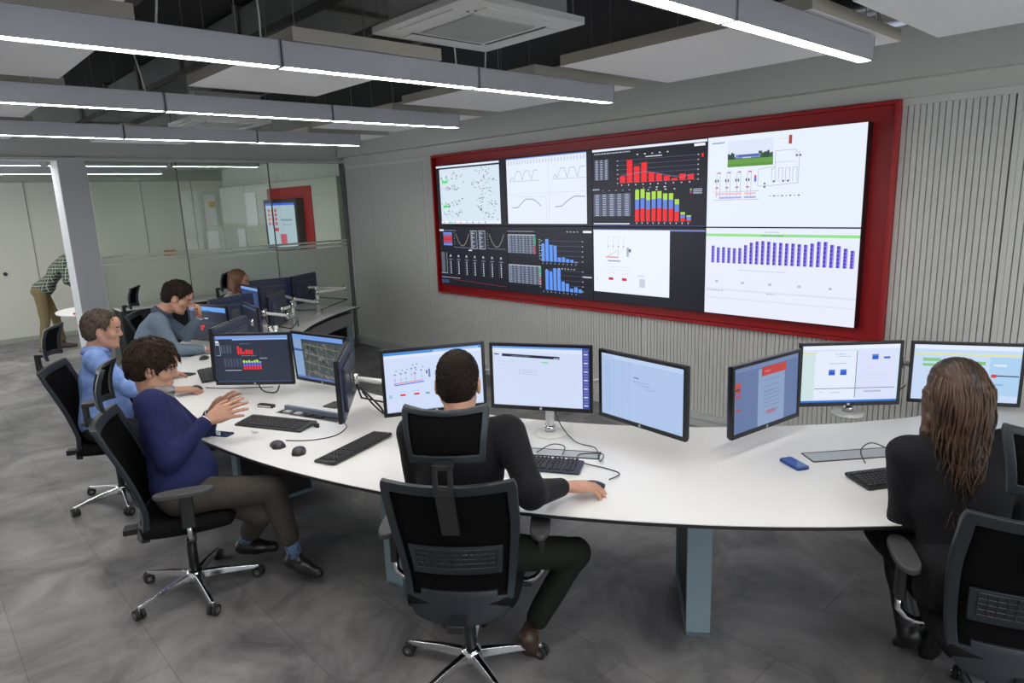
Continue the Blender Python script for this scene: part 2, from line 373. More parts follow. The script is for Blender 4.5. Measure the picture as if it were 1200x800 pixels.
# ducts and pipes
t = empty('air_duct', (-4.6,2.0,2.97), label='rectangular galvanised air duct running under the black ceiling at left', cat='duct')
b = MB(); b.box((-4.1,-.20,0),(4.3,.20,.2)); b.build('duct_body', M_galv, t)
for k in range(8):
    b = MB(); b.box((-3.9+k*1.05,-.225,-.02),(-3.87+k*1.05,.225,.225)); b.build('flange', mat('flange_steel',(.20,.19,.17),.5,.5), t)
for s in (-1,1):
    b = MB(); b.box((-4.1,s*.235-.012,-.03),(4.3,s*.235+.012,.01)); b.build('rail', mat('rail_steel',(.07,.066,.06),.6,.4), t)
b = MB(); b.tube([(-.9,4.3,2.95),(-3.4,4.3,2.95)], .13, n=24); b.build('x', M_chrome) if False else None
t = empty('round_duct', (-1.6,4.1,2.93), label='shiny round spiral duct above the beam at top right', cat='duct')
b = MB(); b.tube([(-1.2,0,0),(2.6,0,0)], .12, n=28); b.build('pipe', mat('spiral_duct_steel',(.55,.57,.6),.22,.9), t, smooth=True)
for k in range(9):
    b = MB(); b.tube([(-1.1+k*.42,0,0),(-1.09+k*.42,0,0)], .126, n=28); b.build('seam_ring', mat('flange_steel',(.2,.19,.17),.5,.5), t, smooth=True)
b = MB(); b.tube([(-8.7,2.45,2.9),(1.5,2.45,2.9)], .012, n=8); tag(b.build('ceiling_conduit', mat('conduit_green_grey',(.12,.14,.12),.5), smooth=True), 'thin grey green conduit crossing under the black ceiling', 'pipe')
b = MB(); b.tube([(-2.02,2.25,2.93),(-1.95,2.4,2.90),(-1.9,2.55,2.98),(-1.8,2.62,3.15)], .02, n=10); tag(b.build('refrigerant_pipe', mat('pipe_dark_blue',(.04,.05,.10),.3), smooth=True), 'looped insulated pipe beside the big air conditioner', 'pipe')
b = MB(); b.tube([(-2.0,2.2,2.96),(-1.98,2.32,3.02),(-1.98,2.38,3.18)], .016, n=10); tag(b.build('refrigerant_pipe', mat('pipe_dark_blue',(.04,.05,.10),.3), smooth=True), 'short insulated pipe stub just behind the big air conditioner', 'pipe')
b = MB(); b.box((-8.7,1.0,3.0),(-3.6,1.12,3.04)); 
o = b.build('cable_tray', mat('rail_steel',(.07,.066,.06),.6,.4)); tag(o,'flat dark steel cable tray under the ceiling at left','cable tray')
# back room lamps
for x, y0, y1, lab in ((-9.15,.2,1.45,'slim ceiling lamp in the back room left of the pillar, upper one'),(-9.15,1.5,2.75,'slim ceiling lamp behind the glass, near row, next to the pillar'),(-9.15,2.8,3.9,'slim ceiling lamp behind the glass, near row, right end'),(-10.9,.4,1.9,'slim ceiling lamp in the back room left of the pillar, lower one'),(-10.9,1.95,3.2,'slim ceiling lamp behind the glass, far row')):
    light_bar(x, y0, y1, 2.55, lab, 'back room ceiling lamps', BAR*1.9 if x < -10 else None)
t = empty('air_conditioner', (-10.2,2.7,2.70), label='small white ceiling air conditioner seen through the glass', cat='air conditioner')
b = MB(); b.box((-.3,-.3,0),(.3,.3,.045)); b.build('casing', mat('cassette_white',(.66,.66,.64),.4), t, bevel=.01)
b = MB(); b.box((-.16,-.16,-.006),(.16,.16,-.0005)); b.build('intake_grille', mat('grille_grey',(.4,.41,.4),.6), t)

# ------------------------------------------------------------------ screen drawing
def ecol(c, k=1.0):
    c = tuple(min(1, x) for x in srgb(*c)); key = 'screen_%02x%02x%02x' % tuple(int(x*255) for x in c)
    return mat(key+('' if k == 1 else '_%d' % int(k*100)), c, .35, emit=k, spec=.3)
class Scr:
    """2D drawing on a screen of w x h metres; u,v in 0..1 from the lower left; screen faces local -Y"""
    def __init__(s, w, h, y=0, k=1.0): s.w, s.h, s.y, s.k = w, h, y, k; s.b = MB(); s.l = 0
    def P(s, u, v): return ((u-.5)*s.w, s.y-s.l, (v-.5)*s.h)
    def poly(s, pts, c): s.l += .000012; s.b.add([s.P(*p) for p in pts], [tuple(range(len(pts)))], ecol(c, s.k))
    def rect(s, u0, v0, u1, v1, c): s.poly([(u0,v0),(u1,v0),(u1,v1),(u0,v1)], c)
    def line(s, pts, c, t=.003):
        a = s.w/s.h
        for (x0,y0),(x1,y1) in zip(pts, pts[1:]):
            dx, dy = (x1-x0)*a, y1-y0; L = math.hypot(dx,dy) or 1; nx, ny = -dy/L*t/2/a, dx/L*t/2
            s.poly([(x0+nx,y0+ny),(x0-nx,y0-ny),(x1-nx,y1-ny),(x1+nx,y1+ny)], c)
    def text(s, u, v, n, c, h=.008, rnd=None, sp=.006):
        rnd = rnd or random.Random(int(u*1000+v*777)); x = u
        for i in range(n):
            L = rnd.uniform(.006,.02); s.rect(x, v, x+L, v+h, c); x += L+sp
    def table(s, u0, v0, u1, v1, cols, rows, c1, c2):
        s.rect(u0,v0,u1,v1,c1); cw = (u1-u0)/cols; rh = (v1-v0)/rows
        for i in range(cols):
            if i % 2: s.rect(u0+i*cw, v0, u0+(i+1)*cw, v1, tuple(int(x*.85) for x in c1))
            for j in range(rows):
                s.rect(u0+(i+.25)*cw, v0+(j+.35)*rh, u0+(i+.75)*cw, v0+(j+.65)*rh, c2)
    def build(s, name, parent):
        me_o = s.b.build(name, None, parent); return me_o

# --- the eight screens of the video wall
DW, DH = 1.19, .695
def wall_display(cx, cz, label, draw):
    t = empty('video_wall_screen', (cx, YW-.10, cz), label=label, cat='screen', group='screens of the video wall')
    b = MB(); b.box((-DW/2+.001,.0,-DH/2+.001),(DW/2-.001,.085,DH/2-.001), M_bezel); b.build('housing', None, t, bevel=.002)
    s = Scr(DW-.008, DH-.008, -.0008); draw(s); s.build('display', t)
BK = (24,26,38); WH = (232,240,252)
def d1(s):
    rnd = random.Random(3); s.rect(0,0,1,1,BK); s.rect(.05,.03,.93,.93,(214,230,242)); s.rect(.0,.955,.93,.985,(225,235,250))
    for cx, cy in ((.15,.75),(.32,.78),(.28,.6),(.14,.6),(.68,.85),(.78,.7),(.62,.66),(.72,.55),(.15,.34),(.3,.38),(.12,.2),(.3,.2),(.68,.4),(.82,.32),(.65,.25),(.78,.16)):
        for _ in range(13):
            x, y = cx+rnd.gauss(0,.05), cy+rnd.gauss(0,.035)
            if .06 < x < .9: s.rect(x, y, x+rnd.uniform(.006,.02), y+.013, rnd.choice([(60,80,90),(90,120,110),(70,90,120),(120,180,140),(160,90,120)]))
    for y in (.70,.30): s.rect(.09,y,.18,y+.035,(70,225,120)); s.rect(.14,y+.045,.2,y+.055,(90,230,140))
    s.rect(.05,.03,.93,.075,(236,240,250))
    for k in range(8): s.rect(.08+k*.09,.037,.09+k*.09,.065,rnd.choice([(60,60,80),(200,80,80),(60,170,90)]))
    s.rect(.16,.045,.24,.06,(120,220,150))
def d2(s):
    s.rect(0,0,1,1,BK); s.rect(.02,.03,.945,.985,(230,237,252)); s.rect(.02,.975,.945,.988,(120,150,240))
    for k in range(26): s.rect(.04+k*.035,.90,.055+k*.035,.955,(200,208,228))
    s.rect(.53,.05,.535,.86,(205,215,235)); s.rect(.02,.47,.945,.475,(205,215,235))
    g = (168,176,196)
    for ox in (.06,.58):
        s.line([(ox,.66),(ox+.03,.72),(ox+.05,.67),(ox+.09,.80),(ox+.13,.80),(ox+.16,.67),(ox+.19,.80),(ox+.24,.80),(ox+.27,.67),(ox+.30,.80),(ox+.35,.80)], g, .009)
        s.line([(ox,.655),(ox+.36,.655)], g, .006)
        s.line([(ox+.02,.27),(ox+.09,.27),(ox+.14,.33),(ox+.19,.39),(ox+.28,.39),(ox+.34,.34),(ox+.38,.28)] if ox < .5 else [(ox+.02,.27),(ox+.1,.28),(ox+.17,.36),(ox+.24,.41),(ox+.35,.40)], (140,148,168), .012)
    s.line([(.5,.08),(.5,.42),(.1,.44)], (190,200,222), .005)
def axes(s, u0, u1, v0, v1, n, c=(90,96,130)):
    for k in range(n): s.line([(u0,v0+(v1-v0)*k/(n-1)),(u1,v0+(v1-v0)*k/(n-1))], c, .004)
    for k in range(n):
        s.rect(u0-.02, v0+(v1-v0)*k/(n-1)-.006, u0-.008, v0+(v1-v0)*k/(n-1)+.006, (190,195,215))
        s.rect(u1+.008, v0+(v1-v0)*k/(n-1)-.006, u1+.02, v0+(v1-v0)*k/(n-1)+.006, (190,195,215))
def d3(s):
    R = (236,32,38); s.rect(0,0,1,1,(22,22,34)); s.rect(0,.965,1,.995,(232,238,252)); s.rect(.9,.925,.985,.955,(240,240,250))
    s.text(.02,.93,18,(200,205,225),.012); s.text(.42,.885,5,(225,228,240),.012,sp=.05); s.text(.5,.85,9,(220,222,236),.012,sp=.002)
    s.table(.02,.60,.16,.86,3,12,(70,78,104),(215,220,235))
    axes(s,.26,.92,.55,.83,6)
    hs = [.26,.86,.60,.72,.34,.27,.18,.08,.22,.18]
    for k, h in enumerate(hs): s.rect(.268+k*.065,.55,.268+k*.065+.05,.55+h*.33,R)
    s.line([(.28,.64),(.5,.68),(.8,.58),(.9,.62)],(120,126,170),.005)
    for k in range(10): s.rect(.28+k*.065,.515,.29+k*.065,.53,(210,212,228))
    s.text(.48,.475,4,(230,232,240),.011,sp=.05); s.text(.52,.445,4,(230,232,240),.011,sp=.06); s.rect(.0,.47,.07,.49,(150,155,175)); s.text(.1,.455,6,(150,155,175),.011,sp=.05)
    s.table(.01,.13,.37,.42,5,12,(82,90,116),(205,210,228))
    st = [(.36,.28,.28),(.38,.30,.26),(.36,.26,.22),(.38,.26,.22),(.38,.28,.2),(.36,.25,.18),(.36,.25,.18),(.28,.2,.14),(.1,.1,.06),(.04,.09,.04)]
    for k, (a,bb,c) in enumerate(st):
        u = .41+k*.049; y = .06
        for h, col in ((a,R),(bb,(96,132,226)),(c,(176,220,76))):
            s.rect(u,y,u+.036,y+h*.43,col); y += h*.43
    for k in range(10): s.rect(.42+k*.049,.03,.428+k*.049,.05,(200,204,222))
    for k, c in enumerate(((176,220,76),(96,132,226),R)): s.rect(.875,.43-k*.022,.89,.444-k*.022,c); s.rect(.9,.43-k*.022,.97,.442-k*.022,(170,180,205))
    s.rect(.96,.80,.975,.84,R); s.rect(.01,.025,.36,.04,(225,230,242)); s.rect(0,0,1,.012,(60,66,110))
def d4(s):
    s.rect(0,0,1,1,WH)
    s.rect(.03,.925,.12,.94,(150,170,195))
    s.rect(.145,.66,.455,.94,(222,230,250)); s.rect(.145,.66,.455,.745,(104,158,72)); s.rect(.145,.66,.455,.69,(92,146,58))
    rnd = random.Random(5)
    for k in range(26):
        u = .145+k*.0118; h = rnd.uniform(.04,.075)*(1 if k < 4 or k > 17 else .55); s.rect(u,.742,u+.013,.742+h,rnd.choice([(50,84,58),(66,98,70),(44,72,66)]))
    s.rect(.20,.748,.37,.79,(118,140,196)); s.rect(.22,.765,.36,.783,(72,92,160)); s.rect(.25,.748,.31,.76,(200,206,220))
    g = (150,152,176); dk = (70,78,96)
    for k in range(4):
        u = .07+k*.073
        s.line([(u,.33),(u,.60),(u+.025,.60),(u+.025,.33)],g,.004); s.rect(u-.012,.50,u-.003,.53,dk); s.rect(u+.006,.50,u+.015,.53,dk); s.rect(u-.008,.43,u+.012,.445,(200,90,110)); s.rect(u+.005,.595,u+.028,.61,(196,120,150))
    s.rect(.06,.36,.25,.375,(240,178,186)); s.rect(.27,.36,.35,.375,(240,178,186)); s.rect(.09,.315,.25,.335,(176,170,232)); s.rect(.27,.315,.35,.335,(176,170,232))
    s.line([(.05,.39),(.37,.39)],g,.004); s.line([(.05,.30),(.37,.30)],g,.004)
    s.rect(.335,.49,.35,.56,(110,110,210)); s.rect(.335,.54,.35,.56,(220,80,90)); s.rect(.55,.86,.57,.95,(172,74,66)); s.line([(.48,.92),(.55,.92)],(236,190,180),.004)
    s.line([(.47,.62),(.47,.80),(.60,.80),(.60,.72)],g,.004); s.line([(.47,.68),(.60,.68)],(180,184,206),.004); s.line([(.36,.60),(.36,.44),(.44,.44),(.62,.46),(.62,.78)],g,.004); s.line([(.36,.62),(.47,.64)],g,.004)
    for k in range(4): s.line([(.45+k*.045,.48),(.45+k*.045,.62),(.475+k*.045,.62),(.475+k*.045,.48)],g,.004)
    for u, v in ((.60,.73),(.62,.73),(.40,.455),(.40,.42),(.46,.475),(.52,.475),(.55,.475)): s.rect(u,v,u+.012,v+.018,dk)
    for k in range(8): s.rect(.44+k*.026,.325,.452+k*.026,.337,dk if k % 2 else (170,180,200))
def d5(s):
    s.rect(0,0,1,1,(26,27,38)); s.rect(0,.92,.07,.95,(225,230,240)); s.text(.08,.925,9,(140,146,165),.013,sp=.008)
    for k in range(8): s.rect(.06,.68+k*.0275,.2,.7075+k*.0275,[(110,140,215),(120,100,170),(170,70,110),(196,52,66),(196,52,66),(160,76,120),(120,110,180),(110,140,215)][k])
    for ox in (.24,.74):
        pts = [(ox+.02+.2*t, .68+.2*(2*t-1)**2) for t in [i/12 for i in range(13)]]; s.line(pts,(190,186,170),.007)
        s.line([(ox,.65),(ox+.24,.65)],(150,154,175),.005)
        for k in range(6): s.rect(ox-.01,.66+k*.045,ox+.002,.667+k*.045,(170,174,190))
    for ox in (.48,.60):
        s.rect(ox,.64,ox+.1,.93,(60,66,84)); s.line([(ox,.64),(ox+.1,.64),(ox+.1,.93),(ox,.93)],(205,210,224),.007)
        for k in range(12): s.rect(ox+.012,.66+k*.022,ox+.05+.02*math.sin(k*2),.67+k*.022,(190,196,212))
    s.rect(.45,.60,.5,.62,(215,220,235))
    s.line([(.0,.2),(.1,.2),(.1,.56)],(205,210,224),.006); s.rect(.01,.21,.07,.56,(90,96,112))
    for k in range(7):
        u = .16+k*.125; s.rect(u-.008,.50,u+.012,.52,(210,215,228)); s.line([(u-.015,.49),(u+.02,.49)],(190,195,212),.006)
        for j in range(7): s.rect(u-.006,.2+j*.033,u+.008,.216+j*.033,(222,226,236)); s.rect(u-.03,.2+j*.033,u-.022,.21+j*.033,(120,126,142))
        s.rect(u-.025,.44,u+.03,.45,(150,155,170))
    s.line([(0,.13),(.3,.13)],(205,210,224),.006); s.line([(.2,.1),(.98,.06)],(150,46,56),.006); s.rect(0,.03,.12,.09,(56,72,100))
def d6(s):
    s.rect(0,0,1,1,(24,25,38)); s.text(.0,.925,18,(150,156,176),.013); s.rect(.9,.92,.99,.95,(236,240,250)); s.text(.72,.925,4,(190,194,210),.013,sp=.02)
    G = (88,98,120)
    for v0, v1, u1, b0, hs in ((.60,.88,.36,.50,[.62,.78,.58,.56,.16,.17,.12,.1,.03]),(.14,.42,.42,.08,[.70,.66,.78,.76,.34,.28,.12,.18,.12])):
        s.table(.01,v0,u1,v1,8,10,G,(178,186,204)); s.line([(.01,v1),(u1,v1)],(222,226,238),.008); s.line([(.01,v0),(.01,v1)],(222,226,238),.006)
        s.rect(u1-.02,v0+.14,u1,v1-.03,(60,170,110)); s.rect(u1-.02,v0,u1,v0+.12,(170,60,80))
        axes(s,.44 if b0 > .3 else .50,.88,b0+.02,b0+.30,5)
        for k, h in enumerate(hs):
            u = (.43 if b0 > .3 else .47)+k*.047; s.rect(u,b0,u+.037,b0+h*.42,(98,150,240))
        for k in range(9): s.rect(.44+k*.047,b0-.035,.448+k*.047,b0-.02,(190,194,212))
        for k in range(8): s.rect(.40,b0+.03+k*.04,.415,b0+.042+k*.04,(190,196,212) if k % 3 else (90,210,130))
    s.text(.62,.40,6,(200,204,220),.012,sp=.02); s.rect(.9,.3,.99,.32,(190,194,212))
def d7(s):
    s.rect(0,0,1,1,(24,25,38)); s.rect(0,.955,1,.975,(120,130,190)); s.rect(.005,.13,.715,.965,(236,243,253))
    g = (190,196,214)
    for k in range(4): s.line([(.15+k*.05,.70),(.15+k*.05,.88),(.17+k*.05,.88)],g,.004); s.rect(.145+k*.05,.74,.155+k*.05,.76,(150,156,176))
    s.rect(.13,.60,.25,.615,(240,130,120)); s.rect(.15,.55,.27,.565,(120,140,235)); s.rect(.33,.62,.35,.74,(170,178,200)); s.line([(.15,.62),(.25,.70),(.25,.62)],(150,156,190),.005); s.rect(.35,.68,.37,.72,(90,96,120))
    s.rect(.155,.30,.20,.335,(200,36,58)); s.rect(.285,.30,.33,.335,(200,36,58)); s.line([(.15,.36),(.17,.40),(.21,.40),(.21,.36)],g,.004); s.line([(.28,.36),(.30,.40),(.34,.40),(.34,.36)],g,.004)
    s.line([(.12,.48),(.36,.48)],g,.003); s.line([(.12,.44),(.36,.44)],g,.003); s.rect(.45,.23,.50,.34,(200,206,222)); s.rect(.43,.37,.5,.385,(210,214,228)); s.rect(.03,.3,.045,.31,(190,196,214))
def d8(s):
    s.rect(0,0,1,1,(234,238,252)); s.rect(0,.905,1,.935,(146,226,140)); s.text(.42,.95,6,(190,196,208),.012,sp=.004); s.text(.40,.912,8,(110,170,120),.012,sp=.004)
    hs = [.20,.18,.185,.18,.175,.18,.215,.245,.26,.265,.26,.25,.25,.245,.245,.24,.235,.25,.27,.27,.24,.23,.205,.185]
    for k, h in enumerate(hs):
        u = .045+k*.0395; v = .60
        s.rect(u,v,u+.016,v+h*.98,(84,62,196)); s.rect(u+.016,v,u+.024,v+h*.98,(160,150,232))
        for j in range(5): s.rect(u,v+h*(.12+j*.17),u+.016,v+h*(.12+j*.17)+.006,(150,140,228))
    s.text(.25,.52,16,(198,202,220),.01); 
    for k in range(5): s.rect(.08+k*.19,.37,.10+k*.19,.395,(186,190,204))
    s.rect(0,.28,1,.30,(222,226,242)); s.text(.02,.27,6,(180,184,206),.01); s.text(.45,.27,3,(180,184,206),.01); s.rect(0,.18,1,.2,(226,230,244))
xs = [-5.935,-4.745,-3.555,-2.365]; zt, zb = 1.03+DH*1.5+.002, 1.03+DH*.5
for (x, z, l, d) in ((xs[0],zt,'wall screen with pale network map dotted green, top row far left',d1),(xs[1],zt,'wall screen with faint grey line curves on white, top row second',d2),(xs[2],zt,'wall screen with red bars and stacked green blue red bars on black',d3),(xs[3],zt,'wall screen with landscape photo and piping diagram on white, top right',d4),
    (xs[0],zb,'dark wall screen with small U-shaped curves and columns of figures, bottom left',d5),(xs[1],zb,'dark wall screen with two blue bar charts and grey tables',d6),(xs[2],zb,'wall screen with white diagram and a black band at its right, bottom row',d7),(xs[3],zb,'wall screen with green line and purple bars on white, bottom right',d8)):
    wall_display(x, z, l, d)

# ------------------------------------------------------------------ DESK (ring segment)
DC = Vector((-4.25,5.93,0)); RI, RO = 3.66, 4.80; DT = .74
def arc(r, a0, a1, n): return [(DC.x+r*math.cos(R_(a0+(a1-a0)*i/n)), DC.y+r*math.sin(R_(a0+(a1-a0)*i/n))) for i in range(n+1)]
desk = empty('control_desk', (DC.x, DC.y, 0), label='very long curved white control desk with black edge running round the room', cat='desk')
A0, A1 = 206, 343
def arcprism(b, ri, ro, z0, z1, a0, a1, n, mt=None):
    pin = arc(ri,a0,a1,n); po = arc(ro,a0,a1,n)
    vs = [(x-DC.x,y-DC.y,z) for z in (z0,z1) for (x,y) in pin+po]; N = n+1; fs = []
    for i in range(n):
        a, c = i, N+i; A = 2*N+i; Cc = 3*N+i
        fs += [(a,a+1,c+1,c),(A,Cc,Cc+1,A+1),(a,A,A+1,a+1),(c,c+1,Cc+1,Cc)]
    fs += [(0,N,3*N,2*N),(n,N+n,3*N+n,2*N+n)]
    b.add(vs, fs, mt)
b = MB(); arcprism(b, RI, RO, DT-.004, DT, A0, A1, 110, M_white); b.build('worktop', None, desk)
b = MB(); arcprism(b, RI+.001, RO-.001, DT-.019, DT-.0045, A0, A1, 110, M_edge); b.build('edge_band', None, desk)
b = MB(); arcprism(b, 3.70, 3.87, .53, .68, A0+1.6, A1-2, 90, mat('trunk_grey_light', (.24,.24,.25), .5)); b.build('cable_trunk', None, desk)
for a in (207.4, 228, 248, 268, 288.3, 308.6, 326, 340):
    d = Vector((math.cos(R_(a)), math.sin(R_(a)),0)); tn = Vector((-d.y,d.x,0)); up = Vector((0,0,1))
    lg = MB(); rc = 4.185 if a > 210 else 4.02; rh = .26
    for (rr2, hz, hr) in ((rc+rh-.012,.356,.012),(rc-rh+.012,.356,.012)): lg.obox(d*rr2+up*.357, d, tn, up, hr, .055, hz)
    lg.obox(d*rc+up*.012, d, tn, up, rh, .055, .012)
    l = lg.build('leg', M_leg, desk, bevel=.004)
    pb = MB(); pb.obox(d*rc+up*.365, d, tn, up, rh-.026, .040, .335); pb.build('leg_panel', M_legin, l)
# dark pedestal near navy man and modesty panel at the far end
b = MB(); arcprism(b, 4.20, 4.23, .10, .68, 209, 226, 14, M_edge); b.build('modesty_panel', None, desk)

# ------------------------------------------------------------------ monitors
def monitor(x, y, z, yaw, tilt, draw, label, k=1.0, group='desk monitors', w=.556, h=.360, back=True):
    t = empty('monitor', (x,y,z), R_(yaw+90), label=label, cat='monitor', group=group)
    t.rotation_euler = (R_(-tilt) if False else R_(tilt), 0, R_(yaw+90))
    b = MB(); bz = .017
    b.box((-w/2,-.0,-h/2),(-w/2+bz,.022,h/2)); b.box((w/2-bz,0,-h/2),(w/2,.022,h/2)); b.box((-w/2+bz,0,h/2-bz),(w/2-bz,.022,h/2)); b.box((-w/2+bz,0,-h/2),(w/2-bz,.022,-h/2+bz+.004))
    b.build('bezel', M_bezel, t, bevel=.0015)
    b = MB(); b.box((-w/2+.004,.0222,-h/2+.004),(w/2-.004,.036,h/2-.004)); b.box((-w/2+.05,.0362,-h/2+.05),(w/2-.05,.055,h/2-.06)); b.build('back_cover', M_bezel_back, t, bevel=.004)
    b = MB(); b.box((-w*.33,.0552,h*.24),(w*.33,.058,h*.28)); b.box((-.05,.0552,-.05),(.05,.062,.05)); b.build('vent_strip', mat('vent_grey',(.10,.10,.11),.4), t)
    s = Scr(w-2*bz, h-2*bz-.004, .006, k); s.P_ = s.P
    s.P = lambda u, v, s=s: ((u-.5)*s.w, s.y-s.l, (v-.5)*s.h+.002)
    draw(s); s.build('screen', t)
    M = Matrix.Rotation(PI/2,4,'X'); b = MB(); b.lathe([(0,0),(.0075,0),(.0075,.0012),(0,.0012)], (0,0,-h/2+.0105), mat('logo_silver',(.6,.62,.65),.3,.3), 14, M)
    o = b.build('maker_badge', None, t)
    bb = MB(); g = M_bezel
    for (x0,z0,x1,z1) in ((-.0042,-.003,-.0034,.0045),(-.0034,.0002,-.0012,.001),(-.0016,-.003,-.0008,.001),(.0006,-.0048,.0014,.001),(.0014,.0002,.0036,.001),(.0030,-.003,.0038,.001),(.0014,-.003,.0036,-.0022)):
        bb.box((x0,-.0016,z0-h/2+.0105),(x1,-.00125,z1-h/2+.0105))
    bb.build('badge_letters', g, o)
    return t
def w_plan(s):
    s.rect(0,0,1,1,(206,220,248)); s.rect(0,.95,1,1,(70,140,220)); s.rect(.5,.95,.97,.985,(150,190,240)); s.rect(0,.90,1,.95,(222,230,250)); g = (120,130,160)
    for k, (u,v) in enumerate(((.09,.62),(.15,.63),(.2,.64),(.26,.70),(.3,.71),(.29,.62),(.36,.66))):
        s.rect(u,v,u+.02,v+.02,g); s.rect(u+.004,v-.10,u+.016,v-.08,(150,156,180)); s.line([(u+.01,v),(u+.01,v-.16)],(176,184,206),.005); s.rect(u+.02,v+.06,u+.032,v+.075,(110,116,140))
    s.rect(.44,.54,.46,.68,(110,130,190)); s.rect(.415,.60,.43,.66,(90,100,120))
    s.poly([(.08,.475),(.38,.50),(.38,.51),(.08,.485)],(226,70,60)); s.poly([(.09,.445),(.39,.47),(.39,.485),(.09,.46)],(60,90,220))
    for u in (.14,.28): s.rect(u,.265,u+.055,.295,(214,32,62)); s.line([(u-.01,.33),(u+.06,.34)],(170,176,200),.005)
    s.rect(.40,.26,.44,.29,(90,170,170)); s.rect(.03,.24,.06,.3,(150,200,220)); s.rect(0,0,1,.02,(190,205,235))
def w_web(s):
    s.rect(0,0,1,1,(208,220,246)); s.rect(0,.965,1,1,(110,160,236)); s.rect(.93,0,1,1,(60,84,160))
    for k in range(20): s.rect(.945,.04+k*.047,.985,.06+k*.047,(140,120,190) if k % 3 else (210,220,240))
    s.rect(0,.90,.93,.965,(216,228,248)); s.poly([(.10,.83),(.70,.80),(.70,.845),(.10,.875)],(28,34,54)); s.text(.2,.835,10,(140,150,180),.01); s.rect(.64,.81,.69,.82,(220,226,240)); s.poly([(.01,.87),(.03,.85),(.07,.855),(.07,.865),(.02,.875)],(40,48,66))
    for k in range(10): s.rect(.06+k*.048,.735,.09+k*.048,.75,(196,214,226))
    s.rect(.515,.73,.585,.755,(130,226,160)); s.line([(.28,.54),(.46,.53),(.46,.60),(.28,.61),(.28,.54)],(150,180,206),.006); s.rect(.31,.565,.43,.575,(170,190,214)); s.text(.06,.68,3,(190,204,226),.01)
def w_mail(s):
    s.rect(0,0,1,1,(172,196,232)); s.rect(0,.93,1,1,(188,208,240)); s.text(.02,.945,8,(140,160,200),.012)
    for u in (.16,.27,.36): s.rect(u,0,u+.006,.92,(156,180,220))
    for k in range(22): s.rect(.05,.06+k*.038,.13,.068+k*.038,(146,170,210)); s.rect(.18,.06+k*.038,.25,.066+k*.038,(160,184,222)); s.rect(.29,.06+k*.038,.34,.066+k*.038,(160,184,222))
    s.rect(.42,.70,.48,.715,(90,100,120)); s.text(.42,.645,11,(130,150,186),.01); s.text(.5,.60,7,(130,150,186),.01); s.text(.55,.56,8,(130,150,186),.01); s.line([(.4,.64),(.7,.58)],(140,160,196),.004)
def w_web2(s):  # dim, bluish look of the off-axis view is put into the page colours
    s.rect(0,0,1,1,(96,116,158)); s.rect(0,.93,1,1,(110,130,172)); s.rect(.36,0,.78,.9,(134,156,192)); s.rect(.41,.78,.80,.92,(186,62,58)); s.text(.46,.84,5,(226,170,160),.012)
    for v in (.70,.60,.52,.46,.40,.34,.28,.2): s.rect(.44,v,.70,v+.01,(108,128,166))
    s.line([(.46,.5),(.56,.55),(.64,.46),(.72,.5)],(104,122,160),.006); s.rect(.5,.16,.64,.22,(160,110,140)); s.rect(.0,.62,.10,.78,(176,76,70)); s.rect(0,.55,.1,.58,(190,60,60)); s.rect(0,.34,.1,.37,(190,60,60)); s.rect(0,0,.02,.6,(120,150,190)); s.rect(.02,.66,.09,.69,(60,70,96))
def w_doc(s):
    s.rect(0,0,1,1,(210,226,246)); s.rect(0,.93,1,1,(230,238,250)); s.rect(0,0,1,.035,(40,110,200)); s.rect(0,.86,.14,.875,(214,214,110))
    s.rect(.14,.06,.56,.90,(226,234,250)); s.rect(.585,.06,.97,.90,(216,222,248)); s.rect(.14,.24,.97,.25,(60,74,104)); s.rect(.56,.08,.567,.90,(90,104,136)); s.rect(0,.036,.13,.84,(204,224,226))
    for u, v, h in ((.28,.48,.10),(.40,.48,.10),(.72,.74,.09),(.84,.75,.035)): s.rect(u,v,u+.065,v+h,(36,84,196)); s.rect(u,v+h*.7,u+.065,v+h,(70,130,220))
    s.text(.34,.84,5,(150,170,220),.012); s.text(.36,.80,8,(150,170,220),.012); s.rect(.28,.68,.46,.687,(120,130,160)); s.rect(.2,.18,.22,.19,(220,90,90)); s.text(.3,.17,6,(150,166,206),.01); s.text(.66,.17,8,(150,170,210),.03); s.text(.66,.6,8,(200,206,230),.01)
    for k in range(5): s.rect(.62,.5-k*.04,.9,.505-k*.04,(200,208,232))
def w_sheet(s):
    s.rect(0,0,1,1,(196,216,244)); s.rect(0,.92,1,1,(224,234,250)); s.rect(0,.82,1,.85,(222,226,150)); s.rect(.09,.70,.26,.76,(128,196,132)); s.rect(.09,.61,.24,.66,(128,196,132)); s.rect(.5,.66,.68,.72,(120,190,120)); s.rect(.5,.55,.68,.60,(120,190,120))
    s.rect(.72,.12,1,.80,(170,206,238)); s.rect(.74,.44,.79,.50,(220,50,50)); s.rect(.79,.465,.99,.485,(40,40,60)); s.text(.76,.64,6,(230,240,250),.04); s.rect(.55,.18,.66,.26,(60,80,130)); s.rect(.55,.06,.66,.14,(60,80,130)); s.rect(.28,.1,.5,.6,(206,222,244)); s.text(.75,.3,6,(120,150,200),.03)
